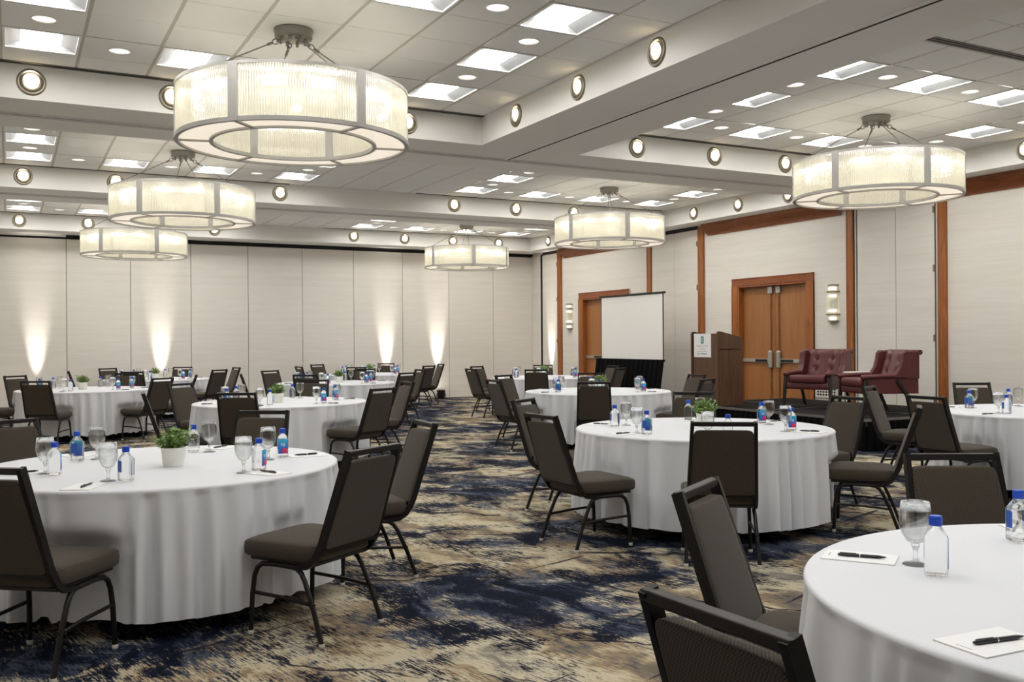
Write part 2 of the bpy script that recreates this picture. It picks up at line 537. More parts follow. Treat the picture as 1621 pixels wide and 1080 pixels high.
track2(XL, 15.81, XR, 15.81)

# ceiling bays : tiles in an exposed grid
T = .611; GX, GY = 3.012, 6.75
bar_t = {}
def plate(hole):
    """one lay-in tile, optional round hole for a downlight"""
    mb = MB(); a = T / 2 - .007; bz = .004
    ax, ay = T / 2 - .0115, T / 2 - .004
    if not hole:
        mb.add([(-ax, -ay, .006), (ax, -ay, .006), (ax, ay, .006), (-ax, ay, .006),
                (-ax + .004, -ay + .004, 0), (ax - .004, -ay + .004, 0), (ax - .004, ay - .004, 0), (-ax + .004, ay - .004, 0)],
               [(4, 7, 6, 5), (0, 4, 5, 1), (1, 5, 6, 2), (2, 6, 7, 3), (3, 7, 4, 0)])
    else:
        n = 24; V = []; r = .086
        for j in range(n):
            an = 2 * pi * j / n; c, s = cos(an), sin(an); k = 1 / max(abs(c), abs(s))
            V += [(r * c, r * s, .0), (max(-ax, min(ax, ax * c * k)), max(-ay, min(ay, ay * s * k)), .0), (r * c, r * s, .03)]
        F = []
        for j in range(n):
            q = (j + 1) % n
            F += [(3 * j, 3 * q, 3 * q + 1, 3 * j + 1), (3 * j, 3 * j + 2, 3 * q + 2, 3 * q)]
        mb.add(V, F)
    me = mb.mesh('ceiling_tile'); me.materials.append(M['tile']); return me
TILE, TILEH = plate(False), plate(True)

# troffer meshes
def make_troffer():
    root = empty('ceiling_light')
    mb = MB(); h = .292
    for s in (-1, 1):
        box(mb, s * h, -h, -.004, s * (h - .02), h, .012)
        box(mb, -h + .02, s * h, -.004, h - .02, s * (h - .02), .012)
    fr = mb.build('light_frame', M['white_metal'], root)
    mb = MB(); i = h - .02; t = .155
    for s in (-1, 1):
        q = [(s * i, -i, .006), (s * i, i, .006), (s * t, i - .03, .055), (s * t, -i + .03, .055)]
        mb.add(q, [(0, 1, 2, 3)])
        q = [(-i, s * i, .006), (i, s * i, .006), (t, s * (i - .03), .055), (-t, s * (i - .03), .055)]
        mb.add(q, [(0, 1, 2, 3)])
    mb.build('reflector', M['reflector'], root)
    mb = MB(); n = 8; V = []; F = []
    for j in range(n + 1):
        x = -t + 2 * t * j / n; z = .052 - .010 * (1 - (x / t) ** 2)
        V += [(x, -i + .03, z), (x, i - .03, z)]
    for j in range(n): F.append((2 * j, 2 * j + 2, 2 * j + 3, 2 * j + 1))
    mb.add(V, F, True)
    mb.build('lens', M['e_troffer'], root)
    return root
def make_can():
    root = empty('recessed_downlight')
    mb = MB(); lathe(mb, [(.084, .004), (.088, -.005), (.1, -.005), (.104, 0)], 24)
    mb.build('trim_ring', M['white_metal'], root)
    mb = MB(); lathe(mb, [(.085, .002), (.078, .03), (.062, .062)], 24)
    mb.build('reflector', M['reflector'], root)
    mb = MB(); disc(mb, .064, .055, 20, flip=True)
    mb.build('lamp', M['e_can'], root)
    return root
protos = {}
def use(key, maker):
    """first call builds the thing itself, later calls copy it with its parts"""
    if key not in protos:
        protos[key] = maker(); return protos[key]
    return dup(protos[key])
bpy.context.view_layer.update()

def bay(name, label, i0, i1, j0, j1, clip, rings, words):
    """tile cells i0..i1-1, j0..j1-1; clip = (x0,x1,y0,y1) faces of the soffit; rings = list of ring centre cell rows"""
    x0, x1, y0, y1 = clip
    mb = MB(); mb.add([(x0 - .02, y0 - .02, ZC + .11), (x1 + .02, y0 - .02, ZC + .11), (x1 + .02, y1 + .02, ZC + .11), (x0 - .02, y1 + .02, ZC + .11)], [(3, 2, 1, 0)])
    root = struct(mb.build('ceiling', M['plenum']))
    root['label'] = label
    mb = MB()
    for i in range(i0, i1 + 1):
        x = GX + T * i
        if x0 < x < x1: box(mb, x - .012, y0, ZC + .002, x + .012, y1, ZC + .012)
    for j in range(j0, j1 + 1):
        y = GY + T * j
        if y0 < y < y1: box(mb, x0, y - .005, ZC + .004, x1, y + .005, ZC + .012)
    mb.build('grid_bar', M['gridbar'], root)
    ic = (i0 + i1) // 2 if (i0 + i1) % 2 == 0 else (i0 + i1 - 1) / 2
    trof, cans = {}, {}
    for (ci, cj, nm) in rings:
        rows = {-2: 'near', 0: 'middle', 2: 'far'}; cols = {-3: 'leftmost', -1: 'second from left', 1: 'third from left', 3: 'rightmost'}
        for dj in (-2, 0, 2):
            for di in (-3, -1, 1, 3):
                if dj == 0 and abs(di) == 1: continue
                trof[(ci + di, cj + dj)] = 'square white ceiling light, %s, %s row, %s' % (nm, rows[dj], cols[di])
        for dj in (-2, 2):
            for di in (-2, 0, 2):
                cans[(ci + di, cj + dj)] = 'small round recessed downlight, %s, %s row, %s' % (nm, rows[dj], {-2: 'left one', 0: 'centre one', 2: 'right one'}[di])
        for dj in (-1, 1):
            for di in (-3, 3):
                cans[(ci + di, cj + dj)] = 'small round recessed downlight, %s, %s column, %s one' % (nm, 'left' if di < 0 else 'right', 'near' if dj < 0 else 'far')
    for i in range(i0, i1):
        for j in range(j0, j1):
            xa, xb = max(GX + T * i, x0), min(GX + T * (i + 1), x1)
            ya, yb = max(GY + T * j, y0), min(GY + T * (j + 1), y1)
            if xb - xa < .03 or yb - ya < .03: continue
            c = ((xa + xb) / 2, (ya + yb) / 2, ZC)
            if (i, j) in trof:
                t = use('troffer', make_troffer); t.location = (c[0], c[1], ZC)
                tag(t, trof[(i, j)], 'ceiling light', 'square ceiling lights'); continue
            hole = (i, j) in cans
            o = inst('ceiling_tile', TILEH if hole else TILE, root, c)
            o.scale = ((xb - xa) / T, (yb - ya) / T, 1)
            if hole:
                o.scale = (1, 1, 1)
                t = use('can', make_can); t.location = (c[0], c[1], ZC)
                tag(t, cans[(i, j)], 'downlight', 'recessed downlights')
    return root
# cell index ranges
bay('ceiling', 'tiled ceiling of the front left bay', -6, 3, -17, 5, (-.56, 4.77, YF, 9.68), [(-2, -8, 'front left bay near the camera'), (-2, 1, 'front left bay')], 'fl')
bay('ceiling', 'tiled ceiling of the front right bay', 5, 14, -17, 5, (6.07, 11.48, YF, 9.68), [(9, -8, 'front right bay near the camera'), (9, 1, 'front right bay')], 'fr')
bay('ceiling', 'tiled ceiling of the middle bay', -6, 14, 6, 14, (-.56, 11.48, 10.97, 15.16), [(-2, 10, 'middle bay left group'), (9, 10, 'middle bay right group')], 'm')
bay('ceiling', 'tiled ceiling of the rear bay', -6, 14, 15, 23, (-.56, 11.48, 16.46, 20.63), [(-2, 19, 'rear bay left group'), (9, 19, 'rear bay right group')], 'r')

# linear slot diffusers where tiles meet the soffit
def slot(x0, x1, y, w=.085):
    mb = MB()
    box(mb, x0, y - w, ZC - .006, x1, y, ZC + .004, mi=0)
    for k in (.25, .62): box(mb, x0, y - w * (k + .2), ZC - .008, x1, y - w * k, ZC - .005, mi=1)
    mb.build('slot_diffuser', [M['diffuser'], M['dark']], soffit)
slot(-.56, 4.77, 9.68)
slot(6.07, 11.48, 9.68)
slot(-.56, 4.0, 15.16, .05); slot(6.2, 11.4, 15.16, .05)
slot(-.56, 3.6, 20.63, .05); slot(6.2, 11.4, 20.63, .05)
slot(6.07, 11.48, 5.50, .11); slot(2.6, 4.77, 5.50, .11)

# ------------------------------------------------------------------ walls
def wallquad(mb, pts, mi=0): mb.add(pts, [tuple(range(len(pts)))], False, mi)
# back wall: movable partition of 1.22 m panels
mb = MB(); box(mb, XL - .1, YB + .03, 0, XR + .3, YB + .13, 4.1)
wall_back = struct(mb.build('wall_back', M['dark']))
wall_back['label'] = 'rear wall of movable partition panels in pale wallcovering'
pm = MB(); box(pm, -.604, -.012, .012, .604, .03, 3.545)
PANEL = pm.mesh('wall_panel'); PANEL.materials.append(M['wallcover'])
seam = [1.055 + 1.2195 * k for k in range(-3, 10)]
for k in range(len(seam) - 1):
    xa, xb = max(seam[k], XL), min(seam[k + 1], XR)
    if xb - xa < .1: continue
    o = inst('wall_panel', PANEL, wall_back, ((xa + xb) / 2, YB, 0)); o.scale = ((xb - xa) / 1.2195, 1, 1)
mb = MB(); box(mb, XL, YB - .03, 3.575, XR, YB + .02, ZS); mb.build('top_track', M['dark'], wall_back)
mb = MB(); box(mb, XL, YB - .035, 3.585, 1.05, YB - .02, ZS); mb.build('track_cover', M['paint'], wall_back)
mb = MB(); box(mb, XL, YB - .02, 0, XR, YB - .005, .02); mb.build('sweep_strip', M['dark'], wall_back)

# left wall and front wall (outside the photograph, they close the room)
mb = MB(); box(mb, XL - .12, YF, 0, XL, YB, 4.1); struct(mb.build('wall_left', M['wallcover']))
mb = MB(); box(mb, XL - .12, YF - .12, 0, XR + .12, YF, 4.1); struct(mb.build('wall_front', M['wallcover']))

# right wall with two door openings
DO = [(11.83, 13.56), (17.20, 18.95)]; DZ = 2.385
mb = MB()
yy = [YF, DO[0][0], DO[0][1], DO[1][0], DO[1][1], YB + .1]
for k in range(5):
    if k % 2 == 0: box(mb, XR, yy[k], 0, XR + .16, yy[k + 1], 4.1)
    else: box(mb, XR, yy[k], DZ, XR + .16, yy[k + 1], 4.1)
wall_right = struct(mb.build('wall_right', M['wallcover']))
wall_right['label'] = 'right wall in pale wallcovering with cherry posts and two doorways'
mb = MB(); box(mb, XR + .3, YF, 0, XR + .4, YB, 3); mb.build('backing', M['dark'], wall_right)
# wood posts
for (ya, yb) in ((14.51, 14.68), (10.82, 10.96), (9.12, 9.26), (19.88, 20.06), (16.21, 16.36)):
    mb = MB(); box(mb, XR - .045, ya, 0, XR + .01, yb, 3.60, .006); box(mb, XR - .052, ya + .115 if ya > 0 else ya, 0, XR, yb - .012, 3.60, .003)
    mb.build('wood_post', M['trim_wood'], wall_right)
# crown mouldings between posts
def crown(y0, y1):
    prof = [(0, 3.405), (-.018, 3.405), (-.022, 3.43), (-.04, 3.44), (-.055, 3.475), (-.095, 3.53), (-.115, 3.555), (-.122, 3.575), (-.122, ZS), (0, ZS)]
    n = len(prof); V = []
    for y, s in ((y0, 1), (y1, -1)):
        for (dx, z) in prof: V.append((XR + dx, y + s * (dx + .122) * .85, z))
    F = [(i, (i + 1) % n, n + (i + 1) % n, n + i) for i in range(n)] + [tuple(range(n - 1, -1, -1)), tuple(range(n, 2 * n))]
    mb = MB(); mb.add(V, F)
    mb.build('crown_molding', M['trim_wood_h'], wall_right)
crown(10.99, 14.49); crown(16.38, 19.86); crown(5.6, 9.10)
# pocket panels between door bays
def pocket(y0, y1, mids, hinge):
    cuts = [y0] + mids + [y1]
    for k in range(len(cuts) - 1):
        mb = MB(); box(mb, XR - .022, cuts[k] + .005, .012, XR + .004, cuts[k + 1] - .005, 3.545)
        mb.build('wall_panel', M['wallcover'], wall_right)
    mb = MB(); box(mb, XR - .012, y0, 3.56, XR + .002, y1, ZS); mb.build('top_track', M['dark'], wall_right)
    mb = MB()
    for c in cuts: box(mb, XR - .014, c - (.005 if c in mids else .002), 0, XR + .002, c + (.005 if c in mids else .002), 3.56)
    mb.build('panel_seam', M['dark'], wall_right)
    for z in (3.28, 2.42, 1.4, .5):
        mb = MB(); box(mb, XR - .034, hinge - .012, z - .05, XR - .018, hinge + .012, z + .05, .003); mb.build('hinge', M['nickel'], wall_right)
pocket(9.32, 10.75, [10.01], 9.335); pocket(14.70, 16.20, [15.43], 14.72); pocket(20.08, 20.82, [], 20.10)
mb = MB(); box(mb, XR - .01, 10.755, 0, XR + .002, 10.815, 3.58); mb.build('pocket_slot', M['dark'], wall_right)
mb = MB(); box(mb, XR - .03, 10.77, 0, XR + .002, 10.79, 3.58); mb.build('pocket_edge', M['alu'], wall_right)
mb = MB(); box(mb, XR - .012, 20.84, 0, XR + .002, 20.92, 3.58); mb.build('pocket_slot', M['dark'], wall_right)
mb = MB(); box(mb, XR - .02, 20.93, 0, XR + .002, YB - .02, 3.56); mb.build('wall_panel', M['wallcover'], wall_right)
mb = MB(); box(mb, XR - .014, YF, 0, XR + .002, 9.1, .10); box(mb, XR - .014, 10.98, 0, XR + .002, DO[0][0] - .16, .10); box(mb, XR - .014, DO[0][1] + .16, 0, XR + .002, 14.5, .10)
box(mb, XR - .014, 16.38, 0, XR + .002, DO[1][0] - .16, .10); box(mb, XR - .014, DO[1][1] + .16, 0, XR + .002, 19.87, .10)
struct(mb.build('baseboard_right', M['darkwood']))

# doors
def door(n, y0, y1, label):
    root = struct(empty('door_%d' % n, (XR, (y0 + y1) / 2, 0))); root['label'] = label
    w = (y1 - y0) / 2; tw = .15
    def frame(parts, name, m):
        mb = MB()
        for p in parts: box(mb, *p)
        return mb.build(name, m, root)
    # casing with a mitred look: outer and inner lip
    for s in (-1, 1):
        frame([(-.03, s * w, 0, .012, s * (w + tw), DZ, .006), (-.04, s * (w + tw - .022), 0, .01, s * (w + tw), DZ, .004)], 'door_jamb', M['trim_wood'])
        frame([(-.02, s * (w - .035), 0, .16, s * (w - .0005), DZ - .036)], 'jamb_lining', M['trim_wood'])
    frame([(-.03, -w - tw, DZ, .012, w + tw, DZ + .135, .006), (-.04, -w - tw, DZ + .113, .01, w + tw, DZ + .135, .004)], 'door_head', M['trim_wood_h'])
    frame([(-.02, -w + .0005, DZ - .035, .16, w - .0005, DZ - .0005)], 'head_lining', M['trim_wood_h'])
    for s in (-1, 1):
        mb = MB(); a, b = s * .004, s * (w - .037)
        box(mb, .09, a, .008, .135, b, DZ - .04, .002)
        leaf = mb.build('door_leaf', M['door_wood'], root)
        mb = MB()
        ya, yb = s * .15, s * (w - .05)
        box(mb, .045, ya, .985, .075, yb, 1.05, .004)
        bar = mb.build('push_bar', M['steel'], leaf)
        mb = MB(); box(mb, .038, s * .17, .995, .05, s * .47, 1.04, .003); mb.build('push_pad', M['black_metal'], leaf)
        mb = MB(); box(mb, .03, s * .05, .88, .088, s * .15, 1.20, .03); mb.build('latch_case', M['steel'], leaf)
        mb = MB()
        tube(mb, [(.07, s * .10, 1.16), (.07, s * .10, DZ - .16)], .011, 8); tube(mb, [(.07, s * .10, .9), (.07, s * .10, .1)], .011, 8)
        for z in (.5, 1.55, 2.02): box(mb, .055, s * .08, z - .012, .09, s * .12, z + .012, .003)
        mb.build('vertical_rod', M['brass'], leaf)
        mb = MB(); box(mb, .045, s * .045, DZ - .17, .09, s * .155, DZ - .045, .008); mb.build('top_latch', M['pewter'], leaf)
    return root
door(1, *DO[0], 'double wooden door with push bars behind the stage')
door(2, *DO[1], 'double wooden door partly hidden behind the projection screen')

# ------------------------------------------------------------------ drum pendants
def make_pendant():
    root = empty('drum_pendant')
    Ro, Ri, zt, zb = .92, .64, -.51, -.945        # heights below the ceiling tiles
    mb = MB(); lathe(mb, [(0, -.002), (.158, -.002), (.158, -.02), (.152, -.026), (.152, -.066), (.144, -.074), (0, -.074)], 32)
    can = mb.build('canopy', M['canopy'], root)
    for k in range(8):
        a = k * pi / 4 + .2
        mb = MB(); lathe(mb, [(.013, -.072), (.013, -.108), (0, -.108)], 10, (.105 * cos(a), .105 * sin(a), 0)); mb.build('stud', M['canopy'], can)
    for k in range(4):
        a = R(45 + 90 * k); c, s = cos(a), sin(a)
        p0, p1 = Vector((.10 * c, .10 * s, -.09)), Vector(((Ro - .04) * c, (Ro - .04) * s, zt))
        d = (p1 - p0).normalized()
        mb = MB()
        tube(mb, [p0 + d * .09, p1], .0055, 6)
        tube(mb, [p0 + d * .08, p0 + d * .13], .011, 8)
        rod = mb.build('suspension_rod', M['canopy'], root)
        mb = MB()
        side = d.cross(Vector((0, 0, 1))).normalized(); upv = side.cross(d)
        ring = [p0 + d * .055 + d * .028 * cos(t) + upv * .02 * sin(t) for t in [2 * pi * q / 14 for q in range(14)]]
        tube(mb, ring, .005, 6, closed=True)
        ring = [p0 + d * .018 + d * .026 * cos(t) + side * .018 * sin(t) for t in [2 * pi * q / 14 for q in range(14)]]
        tube(mb, ring, .005, 6, closed=True)
        mb.build('chain_link', M['canopy'], rod)
    def ring(name, r0, r1, z0, z1):
        mb = MB(); lathe(mb, [(r0, z0), (r1, z0), (r1, z1), (r0, z1), (r0, z0)], 96, smooth=False); return mb.build(name, M['pewter'], root)
    ring('top_ring', Ro - .02, Ro + .006, zt - .022, zt)
    ring('bottom_ring', Ro - .026, Ro + .006, zb, zb + .032)
    ring('inner_ring', Ri - .006, Ri + .024, zb, zb + .03)
    ring('inner_top_ring', Ri - .006, Ri + .014, zt - .022, zt)
    def flute(name, r, a0, a1, amp, n):
        mb = MB(); da = (a1 - a0) / n; rr = r * da * .49
        for j in range(n):
            a = a0 + da * (j + .5)
            tube(mb, [(r * cos(a), r * sin(a), zb + .03), (r * cos(a), r * sin(a), zt - .022)], rr, 8, cap=False)
        return mb.build(name, M['shade'], root)
    hw = .038
    for k in range(6):
        a = R(60 * k); b = R(60 * (k + 1))
        c, s = cos(a), sin(a)
        def strip(name, r, w, t, z0, z1):
            mb = MB(); q = len(mb.v); box(mb, r - t, -w, z0, r, w, z1); xform(mb, q, Matrix.Rotation(a, 4, 'Z')); return mb.build(name, M['pewter'], root)
        strip('outer_post', Ro + .008, hw, .014, zb + .002, zt - .002)
        strip('inner_post', Ri + .004, hw * .9, .012, zb + .002, zt - .002)
        mb = MB(); box(mb, Ri + .01, -.017, zb + .002, Ro - .015, .017, zb + .014); xform(mb, 0, Matrix.Rotation(a, 4, 'Z')); mb.build('spoke', M['pewter'], root)
        flute('glass_rod_panel', Ro - .012, a + .035, b - .035, .007, 46)
        flute('glass_rod_panel', Ri + .006, a + .05, b - .05, .006, 34)
        mb = MB(); n = 14; V = []; F = []
        for j in range(n + 1):
            t = a + (b - a) * j / n
            V += [((Ri + .01) * cos(t), (Ri + .01) * sin(t), zb + .016), ((Ro - .02) * cos(t), (Ro - .02) * sin(t), zb + .016)]
        for j in range(n): F.append((2 * j, 2 * j + 2, 2 * j + 3, 2 * j + 1))
        mb.add(V, F); mb.build('bottom_diffuser', M['e_diff'], root)
        for q in (.28, .72):
            t = a + (b - a) * q; r = (Ro + Ri) / 2
            mb = MB()
            tube(mb, [(r * cos(t), r * sin(t), zt - .02), (r * cos(t), r * sin(t), zt - .085)], .012, 8)
            sock = mb.build('lamp_socket', M['white_metal'], root)
            mb = MB()
            u = Vector((-sin(t), cos(t), 0)); c0 = Vector((r * cos(t), r * sin(t), zt - .11))
            tube(mb, [c0 - u * .078, c0 - u * .066, c0, c0 + u * .066, c0 + u * .078], [.012, .026, .030, .026, .012], 8)
            mb.build('bulb', M['e_bulb'], sock)
    return root
PEND = [(2.07, 7.66, 47, 'largest drum pendant light, hanging in the front left bay'),
        (8.83, 7.66, 14, 'drum pendant light hanging in the front right bay beside the wood crown'),
        (2.07, 13.20, 47, 'drum pendant light in the middle left bay, second largest on the left'),
        (8.90, 13.25, 14, 'drum pendant light in the middle right bay above the projection screen'),
        (2.07, 18.72, 47, 'drum pendant light in the rear left bay before the partition panels'),
        (8.90, 18.85, 14, 'drum pendant light in the rear right bay, smallest in the photograph')]
for (x, y, ph, lab) in PEND:
    o = use('pendant', make_pendant); o.location = (x, y, ZC); o.rotation_euler = (0, 0, R(ph))
    tag(o, lab, 'pendant light', 'drum pendant lights')

# ------------------------------------------------------------------ round lamps on the soffit faces (local: face is the plane y = 0, light looks to -y)
def make_band():
    root = empty('soffit_lamp')
    def lz(name, prof, m, n=28):
        mb = MB(); lathe(mb, prof, n)
        Mx = Matrix.Rotation(R(90), 4, 'X'); xform(mb, 0, Mx); return mb.build(name, m, root)
    lz('bezel', [(.092, .002), (.095, .012), (.105, .02), (.118, .014), (.124, .0)], M['nickel'])
    lz('baffle', [(.094, .0015), (.0, .0015)], M['diffuser'])
    g = lz('gimbal', [(.062, .004), (.066, .014), (.078, .018), (.088, .004)], M['nickel'])
    lz('lamp', [(.064, .006), (.04, .012), (0, .014)], M['e_band'], 20)
    mb = MB(); box(mb, -.064, -.016, -.0016, .064, -.0125, .0016); box(mb, -.0016, -.016, -.064, .0016, -.0125, .064)
    mb.build('cross_wire', M['brass'], root)
    ld = bpy.data.lights.new('lamp_beam', 'SPOT'); ld.energy = W_BAND; ld.color = (1, .92, .80); ld.spot_size = R(75); ld.spot_blend = 1; ld.shadow_soft_size = .05
    lo = bpy.data.objects.new('lamp_beam', ld); COL.objects.link(lo); lo.parent = root
    lo.location = (0, -.05, 0); lo.rotation_euler = (R(90 + 18), 0, 0)
    return root
XB = [.20, 1.42, 2.64, 3.86]; XB2 = [6.92, 8.15, 9.38, 10.6]
ords = ['leftmost', 'second from left', 'third from left', 'rightmost']
def bands(pts, rz, where, names):
    for p, nm in zip(pts, names):
        o = use('band', make_band); o.location = (p[0], p[1], 3.79); o.rotation_euler = (0, 0, rz)
        tag(o, 'round warm lamp on %s, %s' % (where, nm), 'soffit lamp', 'round lamps on the soffit faces')
for (yy_, a, b) in ((9.68, 'front left bay', 'front right bay'), (15.16, 'middle bay left half', 'middle bay right half'), (20.63, 'rear bay left half', 'rear bay right half')):
    bands([(x, yy_) for x in XB], 0, 'far face of the ' + a, ords)
    bands([(x, yy_) for x in XB2], 0, 'far face of the ' + b, ords)
bands([(4.77, y) for y in (8.85, 7.61, 6.38)], R(-90), 'right face of the front left bay', ['farthest', 'middle one', 'nearest'])
for (nm, ys_) in (('front right bay', (8.85, 7.61, 6.38)), ('middle bay', (14.24, 13.0, 11.78)), ('rear bay', (19.72, 18.5, 17.28))):
    bands([(11.48, y) for y in ys_], R(-90), 'right face of the ' + nm, ['farthest', 'middle one', 'nearest'])

# ------------------------------------------------------------------ wall sconces
def make_sconce():
    root = empty('wall_sconce')
    mb = MB(); box(mb, -.014, -.07, -.29, 0, .07, .29, .004); mb.build('back_plate', M['steel'], root)
    for (z, r) in ((.295, .10), (.185, .125), (-.185, .125), (-.295, .10)):
        mb = MB(); n = 16
        lathe(mb, [(0, z - .012), (r, z - .012), (r, z + .012), (0, z + .012)], n, (0, 0, 0), 0, False, R(90), R(270)); mb.build('half_ring', M['nickel'], root)
    def rods(name, r, z0, z1, n):
        mb = MB()
        for j in range(n):
            a = R(95) + R(170) * j / (n - 1)
            tube(mb, [(r * cos(a), r * sin(a), z0), (r * cos(a), r * sin(a), z1)], .0075, 6, cap=False)
        mb.build(name, M['shade'], root)
    rods('glass_rods', .115, -.178, .178, 17); rods('glass_rods', .09, .19, .29, 13); rods('glass_rods', .09, -.29, -.19, 13)
    for z in (.245, .12, -.12, -.245):
        mb = MB(); lathe(mb, [(0, z - .022), (.034, z - .018), (.04, z), (.034, z + .018), (0, z + .022)], 12, (-.05, 0, 0)); mb.build('lamp', M['e_sconce'], root)
    return root
for (y, lab) in ((11.25, 'glass rod wall sconce right of the stage door'), (19.51, 'glass rod wall sconce left of the door behind the screen')):
    o = use('sconce', make_sconce); o.location = (XR, y, 1.98); tag(o, lab, 'wall light', 'wall sconces')

# ------------------------------------------------------------------ banquet tables, cloths, chairs
ZT, TR = .715, .985
TABLES = {
 'T1': (.761, 5.691, 'front left table'), 'T7': (4.776, 5.839, 'first table right of the aisle'), 'T11': (2.769, 1.38, 'front right corner table'),
 'T10': (8.52, 5.47, 'right edge table by the stage'), 'T2': (2.791, 10.988, 'second table left of the aisle'), 'T8': (7.067, 10.836, 'second table right of the aisle'),
 'T3': (1.042, 15.744, 'far left table'), 'T5': (4.906, 15.618, 'third table left of the aisle'), 'T9': (8.948, 15.548, 'third table right of the aisle'),
 'T4': (2.53, 19.45, 'rear left table by the partition'), 'T6': (6.85, 19.42, 'rearmost table left of the aisle')}
CH = [('T1', 1.274, -63.8, 6.5), ('T1', 1.215, -122.1, -5.8), ('T1', 1.21, 119.4, -.5), ('T1', 1.19, 55.6, -.4), ('T1', 1.18, -10.8, 6.9),
 ('T7', 1.302, 193.1, -11.7), ('T7', 1.37, -125.0, -.3), ('T7', 1.203, -48.0, -2.5), ('T7', 1.20, -1.1, -1.1), ('T7', 1.226, 53.5, .2), ('T7', 1.18, 127.3, -2.4),
 ('T11', 1.18, 59.0, 1.3), ('T11', 1.015, 120.1, 2.4), ('T11', 1.279, 180.3, 2.2),
 ('T10', 1.27, 180, -2), ('T10', 1.25, 115, 0), ('T10', 1.24, 59, 0),
 ('T2', 1.237, -119.8, 0), ('T2', 1.227, -62.6, 1.7), ('T2', 1.209, -1.0, .5), ('T2', 1.52, -145, -41), ('T2', 1.226, 125.5, 0), ('T2', 1.223, 59.9, 0),
 ('T3', 1.231, 126.9, 0), ('T3', 1.23, 180.0, 0), ('T3', 1.234, -117.1, 0), ('T3', 1.228, 63.0, 0), ('T3', 1.232, -54.5, 0), ('T3', 1.229, -10, 0),
 ('T4', 1.25, 195, -18), ('T4', 1.23, 118.4, 0), ('T4', 1.227, -112.2, 0), ('T4', 1.231, 63.5, 0), ('T4', 1.229, -53.2, 0), ('T4', 1.227, 8, 0),
 ('T5', 1.33, 194, -26), ('T5', 1.225, 119.7, 0), ('T5', 1.229, -124.3, 0), ('T5', 1.228, 52.7, 0), ('T5', 1.223, -62.1, .5), ('T5', 1.229, 3.3, 0),
 ('T6', 1.223, 184, 0), ('T6', 1.228, 118, 0), ('T6', 1.227, -119, 0), ('T6', 1.231, 57, 0), ('T6', 1.237, -60, 0), ('T6', 1.246, -6, 0),
 ('T9', 1.23, -177.0, 0), ('T9', 1.233, 118.0, -.9), ('T9', 1.231, -125.2, 0), ('T9', 1.229, 61.1, 0), ('T9', 1.226, 1.1, 0), ('T9', 1.226, -59.9, 0),
 ('T8', 1.23, 60.6, 0), ('T8', 1.222, 116.6, .6), ('T8', 1.239, 180.4, 0), ('T8', 1.245, -124.7, 0), ('T8', 1.222, -6.3, 1.7), ('T8', 1.246, -63.1, 0)]
SIDE = [(-22, 'near right side'), (28, 'far right side'), (85, 'far side'), (146, 'far left side'), (208, 'near left side'), (265, 'near side')]
TURNED = {('T2', -145): 183, ('T5', 194): 182, ('T4', 195): 182}
def side(phi):
    a = (phi + 27.97) % 360
    best = min(SIDE, key=lambda s: min(abs((s[0] - a) % 360), abs((a - s[0]) % 360)))
    return best[1]

